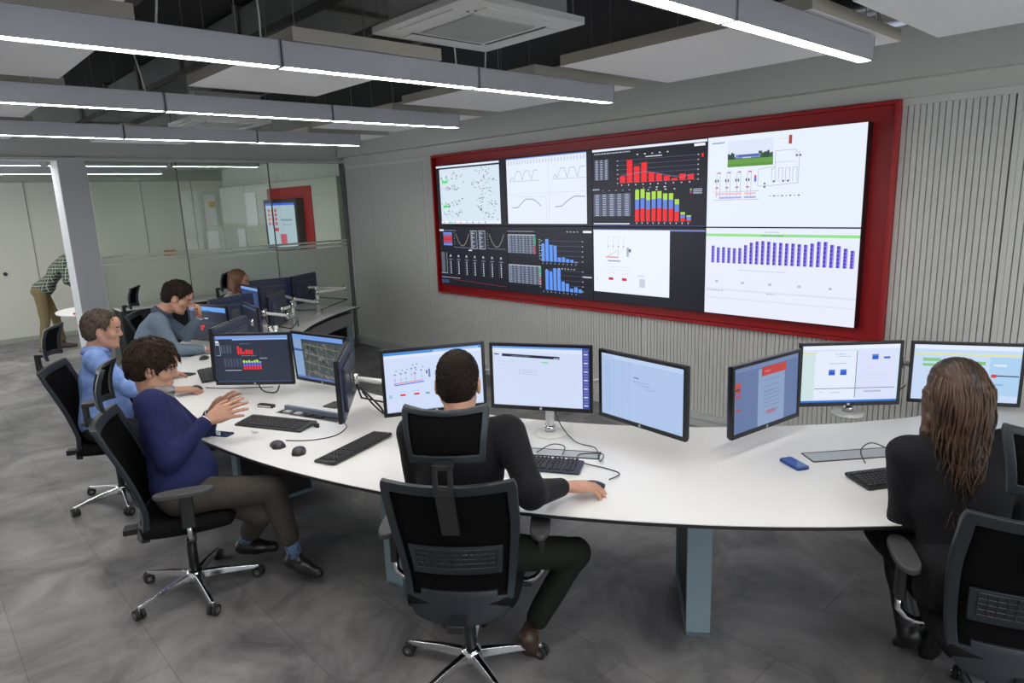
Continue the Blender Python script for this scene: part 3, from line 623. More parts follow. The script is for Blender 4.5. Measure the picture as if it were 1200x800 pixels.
def w_chart(s):
    s.rect(0,0,1,1,(40,48,66)); s.rect(0,.93,1,1,(122,156,220)); s.rect(.26,.905,1,.93,(150,180,230)); s.rect(.0,.86,.07,.9,(200,210,230)); s.rect(.0,.2,.012,.9,(110,130,170))
    for v in (.84,.80): s.rect(.02,v,.08,v+.02,(210,220,236))
    s.table(.08,.62,.24,.80,4,9,(50,60,80),(120,130,150)); s.line([(.02,.58),(.08,.58),(.08,.78)],(150,170,206),.01)
    for k, h in enumerate((.18,.14,.06,.10,.095,.09)): s.rect(.31+k*.036,.60,.338+k*.036,.60+h,(228,44,48))
    s.text(.35,.82,8,(120,130,150),.01); s.text(.36,.56,12,(130,140,160),.014); s.rect(.6,.50,.7,.52,(150,156,170)); s.line([(.62,.56),(.62,.8)],(120,40,50),.005)
    s.table(.11,.33,.36,.52,6,9,(48,58,80),(110,122,146))
    for k, h in enumerate((.2,.19,.2,.18,.2,.21,.17)):
        u = .37+k*.036; s.rect(u,.27,u+.028,.35,(230,40,44)); s.rect(u,.35,u+.028,.42,(60,110,230)); s.rect(u,.42,u+.028,.27+h,(190,220,60))
    s.rect(.12,.25,.34,.26,(210,220,236)); s.rect(0,0,1,.02,(60,76,110))
def w_map(s):
    rnd = random.Random(11); s.rect(0,0,1,1,(66,74,76)); 
    for _ in range(150):
        u, v = rnd.random()*.8+.18, rnd.random()*.8+.02; a = rnd.uniform(.02,.07); c = rnd.choice([(52,66,56),(84,88,86),(104,104,100),(60,72,78),(74,92,74),(44,52,50),(116,116,112)])
        s.poly([(u,v),(min(1,u+a),v-a*.6 if v > .06 else v),(min(1,u+a*1.2),v+a*.4),(u+a*.2,min(.86,v+a))],c)
    for a in range(4): s.line([(.2,.2+a*.2),(.95,.05+a*.22)],(134,132,126),.012); s.line([(.25+a*.2,.05),(.35+a*.15,.85)],(126,126,120),.01)
    s.rect(0,0,.17,1,(130,160,200)); s.rect(0,.90,1,1,(112,156,224)); s.rect(.17,.86,1,.90,(50,60,80)); s.rect(0,.62,.17,.67,(60,86,150)); s.rect(0,0,1,.05,(86,110,170))
def w_chart2(s):
    s.rect(0,0,1,1,(34,40,54)); s.poly([(0,.88),(1,.83),(1,.97),(0,1)],(104,160,232)); s.poly([(0,.83),(.6,.84),(.6,.88),(0,.88)],(70,96,140)); s.rect(.4,.62,.5,.65,(190,200,220)); s.rect(0,.3,.08,.8,(50,66,100)); s.rect(.26,.26,.33,.42,(190,36,44)); s.rect(.33,.36,.38,.42,(210,44,50)); s.rect(.02,.5,.95,.51,(70,80,110))
def w_off(s): s.rect(0,0,1,1,(30,34,46)); s.rect(0,.93,1,1,(60,80,120))
def w_dark(s): s.rect(0,0,1,1,(40,62,104)); s.rect(0,.9,1,1,(120,160,220)); s.rect(.1,.2,.9,.8,(52,74,120))
G1 = 'monitors in front of the man in black'; G2 = 'monitors in front of the long-haired woman'; G3 = 'monitors in front of the man in navy'; G4 = 'monitors of the far workplaces'
monitor(-2.833,2.04,1.08,333.0,-2,w_plan,'monitor showing pipe diagram with red dots, left of the dark-haired man\'s head',group=G1)
monitor(-2.421,2.42,1.08,299.9,-1,w_web,'monitor showing white page with black banner, right of the dark-haired man\'s head',group=G1)
monitor(-1.908,2.59,1.055,265.0,0,w_mail,'monitor angled left showing pale blue mail list, at the centre of the photo',group=G1)
monitor(-1.496,3.083,1.02,352.4,-1,w_web2,'monitor angled right showing dim page with red header',group=G2)
monitor(-1.363,3.76,1.0,315.5,0,w_doc,'monitor showing white document with small blue squares above a round white base',group=G2)
monitor(-.96,4.341,.95,298.7,0,w_sheet,'monitor with green cells behind the long-haired woman\'s head',group=G2)
monitor(-4.459,1.71,1.008,312.5,1,w_chart,'monitor with red bars and rainbow bars on dark, facing the man in navy',group=G3)
monitor(-4.259,2.095,.965,283,3,w_map,'monitor showing a grey aerial map',group=G3)
monitor(-3.522,1.862,.99,234.5,0,w_mail,'monitor seen edge-on from behind, right of the aerial map monitor',group=G3)
monitor(-4.86,1.71,1.045,224.8,-2,w_chart,'blue-topped monitor seen from behind, just left of the rainbow bar monitor',group=G4)
monitor(-6.624,2.166,.95,289.0,1,w_chart2,'dark monitor with blue banner just right of the man in grey sweater',group=G4)
monitor(-6.25,2.42,.95,262,0,w_off,'narrow looking dark monitor joined to the right of the blue-banner monitor',group=G4)
monitor(-7.05,2.55,.95,200,0,w_dark,'blue-topped monitor seen from behind, above the blue-banner monitor',group=G4)
monitor(-7.55,2.95,.98,268,0,w_dark,'small blue-lit monitor facing the red-haired woman at her left',group=G4)
monitor(-8.22,3.46,.96,171,0,w_dark,'far monitor seen from behind with silver vent strip, beside the red-haired woman',group=G4)
monitor(-8.12,3.875,.985,212.7,0,w_dark,'farthest monitor seen from behind at the end of the desk',group=G4)
monitor(-7.0,3.0,.93,229,0,w_dark,'dark monitor seen edge-on between the far monitors',group=G4)

# stands and arms
def round_stand(x, y, top, mx, my, label, more=()):
    t = empty('monitor_stand', (x,y,DT), label=label, cat='monitor stand')
    b = MB(); b.lathe([(0,0),(.085,0),(.087,.006),(.08,.013),(.035,.02),(0,.02)], n=28); b.build('base', mat('stand_white',(.72,.73,.71),.3), t, smooth=True)
    b = MB(); b.lathe([(0,.02),(.030,.02),(.030,.055),(0,.055)]); b.build('collar', M_chrome, t, smooth=True)
    b = MB(); b.rbox((-.022,-.015,.055),(.022,.015,top-DT), .006); b.build('column', mat('stand_white',(.72,.73,.71),.3), t)
    p0 = Vector((0,0,top-DT-.02)); p1 = Vector((mx-x,my-y,top-DT-.02))
    b = MB(); b.tube([p0, p0.lerp(p1,.5)+Vector((0,0,.02)), p1], .014, n=8); b.build('bracket', M_silver, t, smooth=True)
    for (ax, ay, az, bx, by) in more:
        q = Vector((ax-x,ay-y,az-DT)); e = Vector((bx-x,by-y,(az-DT+top-DT)/2)); b = MB(); b.tube([p0,e,q], [.014,.016,.012], n=8); b.build('side_arm', M_silver, t, smooth=True)
        b = MB(); b.lathe([(0,-.03),(.018,-.03),(.018,.03),(0,.03)], e, None, 12); b.build('joint', M_chrome, t, smooth=True)
round_stand(-2.44,2.505,1.06,-2.39,2.46,'round white monitor stand under the black-banner monitor',((-2.885,2.065,1.08,-2.74,2.42),(-1.904,2.648,1.055,-2.15,2.66)))
round_stand(-1.40,3.86,1.0,-1.38,3.80,'round white monitor stand under the blue-squares monitor',((-1.552,3.088,1.02,-1.70,3.52),(-.988,4.395,.95,-1.28,4.30)))
def arm(x, y, h, tips, label, mid=None):
    t = empty('jointed_desk_mount', (x,y,DT), label=label, cat='monitor mount', group='silver jointed desk mounts')
    b = MB(); b.lathe([(0,0),(.04,0),(.04,.012),(.02,.02),(0,.02)], n=16); b.build('clamp', M_silver, t, smooth=True)
    b = MB(); b.tube([(0,0,.02),(0,0,h)], .02, n=14); b.build('post', M_silver, t, smooth=True)
    for k, (mx, my, mz, bx, by, z0) in enumerate(tips):
        p0 = Vector((0,0,z0)); p2 = Vector((mx-x,my-y,mz-DT)); p1 = Vector((bx-x,by-y,(z0+mz-DT)/2))
        b = MB(); b.tube([p0,p0.lerp(p1,.1),p0.lerp(p1,.9),p1], [.014,.018,.017,.014], n=10); a = b.build('lower_arm', mat('stand_white',(.72,.73,.71),.3), t, smooth=True)
        b = MB(); b.tube([p1,p1.lerp(p2,.1),p1.lerp(p2,.9),p2], [.014,.017,.016,.013], n=10); b.build('upper_arm', mat('stand_white',(.72,.73,.71),.3), t, smooth=True)
        for p in (p0,p1,p2):
            b = MB(); b.lathe([(0,-.03),(.022,-.03),(.022,.03),(0,.03)], p, None, 12); b.build('joint', M_chrome, t, smooth=True)
        b = MB(); 
        b.tube([p2+Vector((0,0,-.02)), p2+Vector((.02,.02,-.12)), p1+Vector((.01,.02,-.14)), Vector((.02,.03,.05)), Vector((.03,.03,.005))], .006, n=6); b.build('cable', M_black, t, smooth=True)
arm(-7.45,3.72,.33,[(-8.03,3.50,.96,-7.72,3.55,.14),(-8.02,3.90,1.0,-7.5,4.12,.26)],'silver monitor arm with red ring at the far end of the desk')
arm(-6.86,3.13,.28,[(-6.63,2.72,.97,-6.6,2.95,.12),(-6.96,3.05,.93,-7.0,3.22,.24)],'silver monitor arm with dangling black cables in the middle of the far desk')
arm(-3.55,2.20,.25,[(-3.50,1.94,.99,-3.25,2.10,.2)],'silver monitor arm holding the edge-on monitor near the desk gap')
arm(-5.75,2.45,.24,[(-4.81,1.77,1.04,-5.1,2.15,.18),(-6.18,2.42,.97,-6.0,2.5,.12)],'silver monitor arm hidden behind the blue-topped monitor')
# ------------------------------------------------------------------ keyboards, mice, small things
def dir_rz(p, q): return math.atan2(q[1]-p[1], q[0]-p[0])
def keyboard(cx, cy, rz, label, w=.445, d=.155, col=None):
    K_ = 1.07
    t = empty('keyboard', (cx,cy,DT), rz, label=label, cat='keyboard', group='black desktop keyboards')
    b = MB(); vs = []
    M = Matrix.Rotation(R_(4),4,'X')
    b.rbox((-w/2,-d/2,.004),(w/2,d/2,.016), .010, None, M); b.build('case', col or M_black, t, bevel=.003)
    kb = MB(); km = mat('key_caps',(.035,.036,.038),.45); p = .0188
    def key(u, v, kw=1):
        x = -w/2+.012+u*p; y = -d/2+.016+v*p; z = .0165
        kb.add([M @ Vector(q) for q in ((x,y,z),(x+p*kw-.0025,y,z),(x+p*kw-.0025,y+p-.0025,z),(x,y+p-.0025,z),(x+.002,y+.002,z+.006),(x+p*kw-.0045,y+.002,z+.006),(x+p*kw-.0045,y+p-.0045,z+.006),(x+.002,y+p-.0045,z+.006))],
               [(0,3,2,1),(4,5,6,7),(0,1,5,4),(1,2,6,5),(2,3,7,6),(3,0,4,7)], km)
    for v in range(6):
        if v == 0: ks = [(0,1.5),(1.5,1),(2.5,1.25),(3.75,6),(9.75,1.25),(11,1),(12,1.25),(13.25,1.6),(15.2,1),(16.2,1),(17.2,1),(18.5,2),(20.5,1)]
        else: ks = [(0,1+.2*v)]+[(1+.2*v+i,1) for i in range(12)]+[(13+.2*v,1.8-.2*v if v < 5 else .8)]+[(15.2+i,1) for i in range(3)]+[(18.5+i,1) for i in range(4)]
        for u, kw in ks:
            if u+kw < 22.3: key(u, v+(0 if v < 5 else .25), kw)
    kb.build('keys', None, t); t.scale = (K_,K_,1)
def mouse(x, y, rz, label, z=DT):
    t = empty('mouse', (x,y,z), rz, label=label, cat='mouse', group='black computer mice')
    b = MB(); n = 10; vs = []; 
    for i in range(n+1):
        f = i/n; yy = -.064+.128*f; hw = .036*math.sqrt(max(0,1-(2*f-1)**4))+.0008; hh = .034*(math.sin(PI*(.12+.8*f))**.8)*(1-.2*f)
        for k in range(9):
            a = PI*k/8; vs.append((hw*math.cos(a), yy, .001+max(0,hh*math.sin(a))**1.0))
    fs = [(i*9+k,i*9+k+1,(i+1)*9+k+1,(i+1)*9+k) for i in range(n) for k in range(8)]+[(i*9,(i+1)*9,(i+1)*9+8,i*9+8) for i in range(n)]
    fs += [tuple(range(9)), tuple(range(n*9,n*9+9))]
    b.add(vs, fs); b.build('shell', M_black, t, smooth=True)
    b = MB(); b.tube([(-.004,.028,.0195),(.004,.028,.0195)], .006, n=10); b.build('wheel', M_strap, t, smooth=True)
keyboard(-3.78,1.545,dir_rz((-3.49,1.45),(-4.05,1.41))+PI+R_(22),'black keyboard beside the man in navy, wired',.45)
keyboard(-3.06,1.66,dir_rz((-3.05,1.46),(-3.1,1.85))+PI+R_(12),'black keyboard lying alone left of the man in black',w=.44,d=.13)
keyboard(-2.19,2.13,R_(30),'dark blue keyboard half hidden by the man in black\'s arm',w=.44,d=.13,col=mat('navy_plastic',(.02,.025,.05),.4))
keyboard(-.88,3.13,R_(58),'black keyboard in front of the long-haired woman',w=.45,d=.15)
keyboard(-5.36,1.72,R_(-14),'black keyboard at the blue-shirted man\'s desk place',w=.42,d=.15)
mouse(-3.42,1.395,R_(80),'black mouse at the end of the wired keyboard, left of two')
mouse(-3.24,1.43,R_(62),'black mouse lying alone, right of two on the near left desk')
mouse(-1.825,2.125,R_(-35),'mouse under the right hand of the man in black')
mouse(-5.02,1.50,R_(90),'mouse under the hand of the blue-shirted man')
mouse(-6.03,1.90,R_(60),'black mouse near the forearm of the man in grey sweater')
def phone(x, y, rz, label, col, w=.07, h=.145, th=.009, scr=(.05,.08,.2)):
    t = empty('mobile_phone', (x,y,DT), rz, label=label, cat='phone')
    b = MB(); b.rbox((-w/2,-h/2,0),(w/2,h/2,th), .012); b.build('case', col, t, bevel=.002)
    b = MB(); b.rbox((-w/2+.006,-h/2+.014,th),(w/2-.006,h/2-.014,th+.0006), .004); b.build('display', mat('phone_display_%d' % int(x*-100), scr, .08), t)
phone(-1.29,2.95,R_(62),'blue mobile phone near the grey desk flap at right',mat('phone_blue',(.02,.06,.24),.25),.068,.135,.014,(.06,.13,.42))
phone(-3.86,1.25,R_(-62),'dark flat phone in front of the man in navy',mat('phone_navy',(.02,.03,.07),.25),.07,.15,.008,(.02,.03,.08))
phone(-5.55,1.60,R_(-60),'dark smartphone under the blue-shirted man\'s left hand',M_black,.07,.14,.009,(.03,.035,.05))
phone(-6.30,1.83,R_(-50),'slate coloured flat phone between the grey-sweater man and the mouse',mat('phone_slate',(.08,.09,.14),.4),.08,.16,.01,(.08,.1,.16))
t = empty('card_reader', (-4.18,1.66,DT), R_(25), label='small black and silver USB box behind the wired keyboard', cat='usb hub')
b = MB(); b.rbox((-.06,-.018,0),(.06,.018,.02), .004); b.build('case', M_black, t, bevel=.002)
b = MB(); b.box((-.05,-.0185,.006),(.05,-.0182,.014)); b.build('front_plate', M_silver, t)
t = empty('notepad', (-3.86,1.98,DT), R_(20), label='dark square pad under the aerial map monitor', cat='pad')
b = MB(); b.rbox((-.055,-.06,0),(.055,.06,.008), .01); b.build('cover', mat('pad_dark',(.06,.055,.05),.7), t, bevel=.002)
def flap(p, L, w, rz, label, opened=False):
    t = empty('cable_flap', (p[0],p[1],DT), rz, label=label, cat='cable outlet')
    b = MB(); b.box((-L/2,-w/2,0),(L/2,-w/2+.006,.004)); b.box((-L/2,w/2-.006,0),(L/2,w/2,.004)); b.box((-L/2,-w/2+.006,0),(-L/2+.006,w/2-.006,.004)); b.box((L/2-.006,-w/2+.006,0),(L/2,w/2-.006,.004)); b.build('rim', M_black if not opened else M_silver, t)
    b = MB(); b.box((-L/2+.007,-w/2+.007,0),(L/2-.007,w/2-.007,.003)); b.build('lid', M_greyt if not opened else M_edge, t)
    if opened:
        b = MB(); b.box((-L/2+.01,w/2-.03,.004),(L/2-.01,w/2-.006,.03)); b.build('open_lid', mat('lid_blue_grey',(.16,.19,.25),.3), t)
        for k in range(4):
            b = MB(); b.box((-L/2+.05+k*.09,-.03,.003),(-L/2+.10+k*.09,.005,.012)); b.build('socket', M_silver if k < 2 else M_black, t)
flap((-3.78,1.77),.52,.10,R_(18),'open black cable outlet with sockets under the aerial map monitor',True)
flap((-1.13,3.27),.50,.115,R_(52),'long grey cable flap in front of the long-haired woman')
flap((-2.22,2.32),.44,.095,R_(32),'long grey cable flap behind the arm of the man in black')
def cable(pts, label, r=.0028, name='cable'):
    # smooth Catmull-Rom through the points
    P = [Vector(p) for p in pts]; out = []
    for i in range(len(P)-1):
        p0 = P[max(0,i-1)]; p1 = P[i]; p2 = P[i+1]; p3 = P[min(len(P)-1,i+2)]
        for k in range(6):
            t_ = k/6; out.append(.5*((2*p1)+(p2-p0)*t_+(2*p0-5*p1+4*p2-p3)*t_**2+(-p0+3*p1-3*p2+p3)*t_**3))
    out.append(P[-1]); b = MB(); b.tube(out, r, n=6); tag(b.build(name, M_black, smooth=True), label, 'cable')
Zt = DT+.004
cable([(-3.46,1.46,Zt),(-3.36,1.55,Zt),(-3.32,1.68,Zt),(-3.40,1.80,Zt),(-3.50,1.83,DT+.01)],'black mouse cord curling beside the open cable outlet')
cable([(-1.80,2.22,Zt+.01),(-1.82,2.32,Zt),(-1.90,2.33,Zt),(-2.04,2.30,Zt+.005),(-2.1,2.36,Zt+.01),(-2.02,2.44,Zt+.01),(-1.97,2.36,Zt+.01),(-2.1,2.48,Zt+.01),(-2.25,2.50,Zt),(-2.36,2.50,DT+.08),(-2.40,2.48,DT+.22)],'tangled black mouse cord beside the man in black\'s hand')
cable([(-2.28,2.24,Zt+.01),(-2.27,2.34,DT+.03),(-2.22,2.38,DT+.02),(-2.16,2.30,Zt+.01)],'short black cord from the dark blue keyboard over the grey flap')
cable([(-2.58,2.50,1.0),(-2.58,2.55,.90),(-2.53,2.56,.86),(-2.47,2.54,.90),(-2.45,2.53,.98)],'thick black cable loop hanging under the black-banner monitor',.007)
cable([(-1.06,3.18,Zt),(-1.11,3.26,DT+.03),(-1.09,3.34,DT+.05),(-1.0,3.34,DT+.03),(-.95,3.28,Zt+.01)],'black keyboard cord looping over the grey flap at right')
cable([(-1.38,3.84,.98),(-1.44,3.86,.88),(-1.42,3.84,.82),(-1.36,3.84,.84),(-1.34,3.82,.98)],'thick black cable loop under the blue-squares monitor',.007)
cable([(-1.40,3.88,.84),(-1.30,3.96,.83),(-1.22,4.03,.86),(-1.18,4.08,.90)],'black cable rising to the right behind the blue-squares monitor',.004)
cable([(-3.44,1.93,.95),(-3.36,2.0,.84),(-3.40,2.06,.76),(-3.5,2.05,.80),(-3.5,1.98,.9)],'black cables hanging from the edge-on monitor',.006)
cable([(-5.0,1.56,Zt),(-4.85,1.66,Zt),(-4.72,1.80,Zt),(-4.62,1.9,Zt)],'mouse cord running under the rainbow bar monitor')
cable([(-4.42,1.72,.84),(-4.40,1.74,.79),(-4.30,1.78,.79),(-4.27,1.80,.84)],'black cable loop below the rainbow bar monitor',.005)
t = empty('keychain', (-3.78,1.40,DT), label='small silver key fob by the hands of the man in navy', cat='key')
b = MB(); b.tube([(0,0,.004),(.03,-.01,.004),(.045,.01,.004)], .003, n=6); b.build('ring', M_silver, t, smooth=True)
b = MB(); b.rbox((.04,-.012,0),(.065,.012,.006), .004); b.build('fob', M_silver, t)
b = MB(); b.rbox((-.02,-.01,0),(.02,.01,.025), .005); o = b.build('usb_plug', M_black, bevel=.002); o.location = (-3.55,1.69,DT); tag(o,'tiny black plug at the corner of the open cable outlet','plug')
# ------------------------------------------------------------------ CHAIRS
def grid_shell(b, f, us, vs_, keep, mt, th):
    """thick curved sheet: f(u,v) -> point (back surface), th(u,v) -> thickness towards +Y"""
    nu, nv = len(us), len(vs_)
    V = []; 
    for v in vs_:
        for u in us:
            p = f(u, v); V.append(p)
    for v in vs_:
        for u in us:
            p = f(u, v); V.append((p[0], p[1]+th(u, v), p[2]))
    N = nu*nv; cells = {(i,j) for i in range(nu-1) for j in range(nv-1) if keep((us[i]+us[i+1])/2, (vs_[j]+vs_[j+1])/2)}
    F = []
    for i, j in cells:
        a, bb, c, d = j*nu+i, j*nu+i+1, (j+1)*nu+i+1, (j+1)*nu+i
        F += [(a,d,c,bb), (N+a,N+bb,N+c,N+d)]
        for (p, q, ni, nj) in ((a,bb,i,j-1),(bb,c,i+1,j),(c,d,i,j+1),(d,a,i-1,j)):
            if (ni,nj) not in cells: F.append((p,q,N+q,N+p))
    used = sorted({k for fc in F for k in fc}); mp = {k:i for i,k in enumerate(used)}
    b.add([V[k] for k in used], [tuple(mp[k] for k in fc) for fc in F], mt)
def frange(a, b, n): return [a+(b-a)*i/n for i in range(n+1)]
def office_chair(head=True, arms=True):
    t = empty('office_chair')
    # five-star base
    hub = MB(); hub.lathe([(0,.055),(.045,.055),(.05,.07),(.045,.105),(.03,.12),(0,.12)], n=20); hb = hub.build('base_hub', M_chrome, t, smooth=True)
    for k in range(5):
        a = R_(90+72*k); d = Vector((math.cos(a), math.sin(a), 0)); tn = Vector((-d.y,d.x,0))
        b = MB(); secs = [(.03,.055,.020,.040),(.15,.058,.016,.034),(.30,.062,.011,.020),(.315,.064,.009,.012)]
        vs = []; 
        for (r, z, hw, hh) in secs:
            zc = z+ (.03 if r < .1 else .02 if r < .2 else .0)
            for (sx, sz) in ((-1,-1),(1,-1),(.7,1),(-.7,1)): vs.append(d*r+tn*hw*sx+Vector((0,0,zc+hh*.5*sz)))
        fs = [(i*4+j, i*4+(j+1)%4, (i+1)*4+(j+1)%4, (i+1)*4+j) for i in range(3) for j in range(4)]+[(3,2,1,0),(12,13,14,15)]
        b.add(vs, fs); b.build('base_arm', M_chrome, t, bevel=.003)
        c = d*.315; ca = a+R_(60+40*k); wd_ = Vector((math.cos(ca), math.sin(ca), 0))
        b = MB()
        for s in (-1,1):
            p = c+wd_*s*.014+Vector((0,0,.028)); b.tube([p-wd_*.009, p+wd_*.009], .028, M_rubber, n=18); b.tube([p+wd_*s*.0091, p+wd_*s*.011], .016, M_strap, n=14)
        b.tube([c+Vector((0,0,.03)), c+Vector((0,0,.066))], .009, M_chrome, n=8)
        b.tube([c+wd_*.03+Vector((0,0,.03)), c-wd_*.03+Vector((0,0,.03))], .006, M_chrome, n=8)
        b.build('caster', None, t, smooth=False)
    b = MB(); b.tube([(0,0,.12),(0,0,.30)], .026, M_black, n=16); b.tube([(0,0,.30),(0,0,.40)], .016, M_chrome, n=16); b.build('gas_column', None, t, smooth=True)
    b = MB(); b.rbox((-.10,-.16,.385),(.10,.14,.425), .03); b.box((-.035,-.30,.385),(.035,-.15,.42)); b.build('tilt_mechanism', M_black, t, bevel=.006)
    b = MB(); b.tube([(.1,.03,.405),(.24,.04,.40)], .005, n=6); b.rbox((.22,.02,.395),(.27,.06,.405), .01); b.build('lever', M_black, t)
    # seat
    b = MB(); us = frange(-1,1,14); vv = frange(-1,1,14); V = []; 
    def sp(u, v, z): 
        x = u*math.sqrt(max(0,1-.42*v*v*.6*u*u)); y = v*math.sqrt(max(0,1-.42*u*u*.6*v*v)); return (x*.245, y*.235+.02, z)
    top = []; 
    for v in vv:
        for u in us:
            e = max(abs(u),abs(v)); z = .485+.012*abs(u)**2-.018*max(0,v-.4)**1.5-.03*max(0,e-.86)/.14
            top.append(sp(u,v,z))
    bot = [sp(u*.97,v*.97,.428) for v in vv for u in us]; n = 15; N = n*n
    fs = [(j*n+i,j*n+i+1,(j+1)*n+i+1,(j+1)*n+i) for i in range(n-1) for j in range(n-1)]; fs2 = [tuple(N+k for k in reversed(q)) for q in fs]
    rim = [i for i in range(n)]+[i*n+n-1 for i in range(1,n)]+[(n-1)*n+i for i in range(n-2,-1,-1)]+[i*n for i in range(n-2,0,-1)]
    fs3 = [(rim[k], N+rim[k], N+rim[(k+1)%len(rim)], rim[(k+1)%len(rim)]) for k in range(len(rim))]
    b.add(top+bot, fs+fs2+fs3, M_blackf); b.build('seat', None, t, smooth=True)
    # back
    H0, H1 = .375, 1.01
    def hw(v): return .205+.048*min(1,v*1.5)-.0*v-.03*max(0,(.12-v)/.12)**2-.010*max(0,(v-.93)/.07)**2
    def bp(u, v):
        y = -.195-.165*v**1.15+.035*math.sin(PI*v)-.045*max(0,(.28-v)/.28)+.045*u*u
        return (u*hw(v), y, H0+(H1-H0)*v + (.012*u*u if v > .9 else 0) + (.02*u*u if v < .1 else 0))
    us = [-1,-.97,-.90,-.86,-.7,-.5,-.25,0,.25,.5,.7,.86,.90,.97,1]; vs_ = [0,.02,.06,.12,.17,.21,.25,.3,.36,.42,.5,.6,.7,.8,.88,.93,.965,.99,1]
    b = MB(); grid_shell(b, bp, us, vs_, lambda u,v: abs(u) > .86 or v > .93 or v < .06+.15*(1-abs(u)**4*.6), M_cframe, lambda u,v: .028+.012*max(0,(.2-v)/.2))
    b.build('back_frame', None, t, smooth=True, bevel=.004)
    b = MB(); grid_shell(b, lambda u,v:(bp(u,v)[0]*.995,bp(u,v)[1]+.012,bp(u,v)[2]), frange(-.88,.88,10), frange(.1,.95,12), lambda u,v: True, M_meshf, lambda u,v:.006)
    b.build('back_mesh', None, t, smooth=True)
    # lumbar pad with grid
    lp = MB(); grid_shell(lp, lambda u,v:(bp(u,v)[0],bp(u,v)[1]-.004,bp(u,v)[2]), frange(-.76,.76,10), frange(.33,.54,4), lambda u,v: True, M_cframe, lambda u,v:.012)
    l = lp.build('lumbar_support', None, t, smooth=True, bevel=.003)
    gb = MB()
    for k in range(13):
        u = -.66+k*.11; p = bp(u,.38); q = bp(u,.52); gb.tube([(p[0],p[1]-.006,p[2]),(q[0],q[1]-.006,q[2])], .0022, n=4)
    for k in range(5):
        v = .38+k*.035; gb.tube([(bp(u,v)[0],bp(u,v)[1]-.006,bp(u,v)[2]) for u in frange(-.66,.66,8)], .0022, n=4)
    gb.build('lumbar_grid', M_black, l)
    if head:
        p0 = bp(0,.72); p1 = bp(0,1)
        b = MB(); a_, b_ = Vector((0,bp(0,.66)[1]-.012,bp(0,.66)[2])), Vector((0,p1[1]-.012,1.015)); dz = (b_-a_).normalized(); b.obox((a_+b_)/2, Vector((1,0,0)), dz.cross(Vector((1,0,0))), dz, .034, .010, (b_-a_).length/2)
        
        for s in (-1,1): b.obox((s*.027,p1[1]-.014,1.05), Vector((1,0,0)), Vector((0,1,0)), Vector((0,0,1)), .009, .008, .055)
        b.box((-.036,p1[1]-.022,1.085),(.036,p1[1]+.03,1.105)); b.box((-.036,p1[1]-.022,.985),(.036,p1[1]-.006,1.005))
        b.build('headrest_bracket', M_black, t, bevel=.003)
        def hp(u, v): 
            w = .165-.028*(1-v)-.012*max(0,(v-.85)/.15)**2
            return (u*w, p1[1]+.035+.045*u*u-.02*math.sin(PI*v)+.03*v, 1.088+.185*v+.014*u*u*(1 if v > .5 else -1)*(abs(v-.5)*2))
        hr = MB(); grid_shell(hr, hp, [-1,-.96,-.85,-.5,0,.5,.85,.96,1], [0,.03,.16,.3,.5,.7,.9,.97,1], lambda u,v: abs(u) > .84 or v > .9 or v < .15, M_cframe, lambda u,v:.02)
        h = hr.build('headrest', None, t, smooth=True, bevel=.004)
        hm = MB(); grid_shell(hm, lambda u,v:(hp(u,v)[0],hp(u,v)[1]+.007,hp(u,v)[2]), frange(-.87,.87,6), frange(.12,.93,5), lambda u,v: True, M_meshf, lambda u,v:.006); hm.build('headrest_mesh', None, h, smooth=True)
    if arms:
        for s in (-1,1):
            b = MB(); pts = []
            for k in range(20):
                a = 2*PI*k/20; pts.append((s*.315+.044*math.cos(a)*(1 if abs(math.cos(a)) < .8 else .98), .04+.135*(abs(math.sin(a))**.6)*(1 if math.sin(a) > 0 else -1)))
            b.prism(pts, .665, .690); b.build('armrest_pad', mat('arm_pad_grey',(.055,.055,.058),.6), t, bevel=.006)
            b = MB(); b.rbox((s*.315-.016,.015,.50),(s*.315+.016,.075,.665), .008); b.build('armrest_post', M_black, t, bevel=.003)
            b = MB(); b.tube([(s*.315,.045,.52),(s*.315,.045,.455),(s*.288,.045,.425),(s*.26,.045,.412),(s*.10,.04,.412)], [.014,.014,.014,.014,.012], n=10); b.build('armrest_bracket', M_chrome, t, smooth=True)
    return t
chair0 = office_chair(True); chair1 = None
def place_chair(x, y, yaw, label, src=None):
    global used0
    o = chair0 if not used0 else copy_tree(chair0)
    used0 = True
    o.location = (x, y, 0); o.rotation_euler = (0,0,R_(yaw-90)); tag(o, label, 'chair', 'black mesh office chairs with headrests'); return o
used0 = False
CH = {'C':(-2.05,1.58,132),'N':(-3.62,.95,68),'B':(-5.22,.98,64),'W':(-.405,2.68,120)}
place_chair(*CH['C'],'black mesh office chair of the man in black, front centre of the photo')
place_chair(*CH['N'],'black mesh office chair seen from its side, holding the man in navy')
place_chair(*CH['B'],'black mesh office chair under the man in the light blue shirt')
place_chair(*CH['W'],'black mesh office chair at the lower right behind the long-haired woman')
def chair_under(hx, hy, yaw, label):
    x, y, z = at(hx, hy, 1.17); place_chair(x+.34*math.cos(R_(yaw)), y+.34*math.sin(R_(yaw)), yaw, label)
chair_under(148, 350, 62, 'black mesh office chair right behind the man in blue-grey sweater')
chair_under(257, 331, 55, 'black mesh office chair by the glass on which the auburn-haired woman sits')

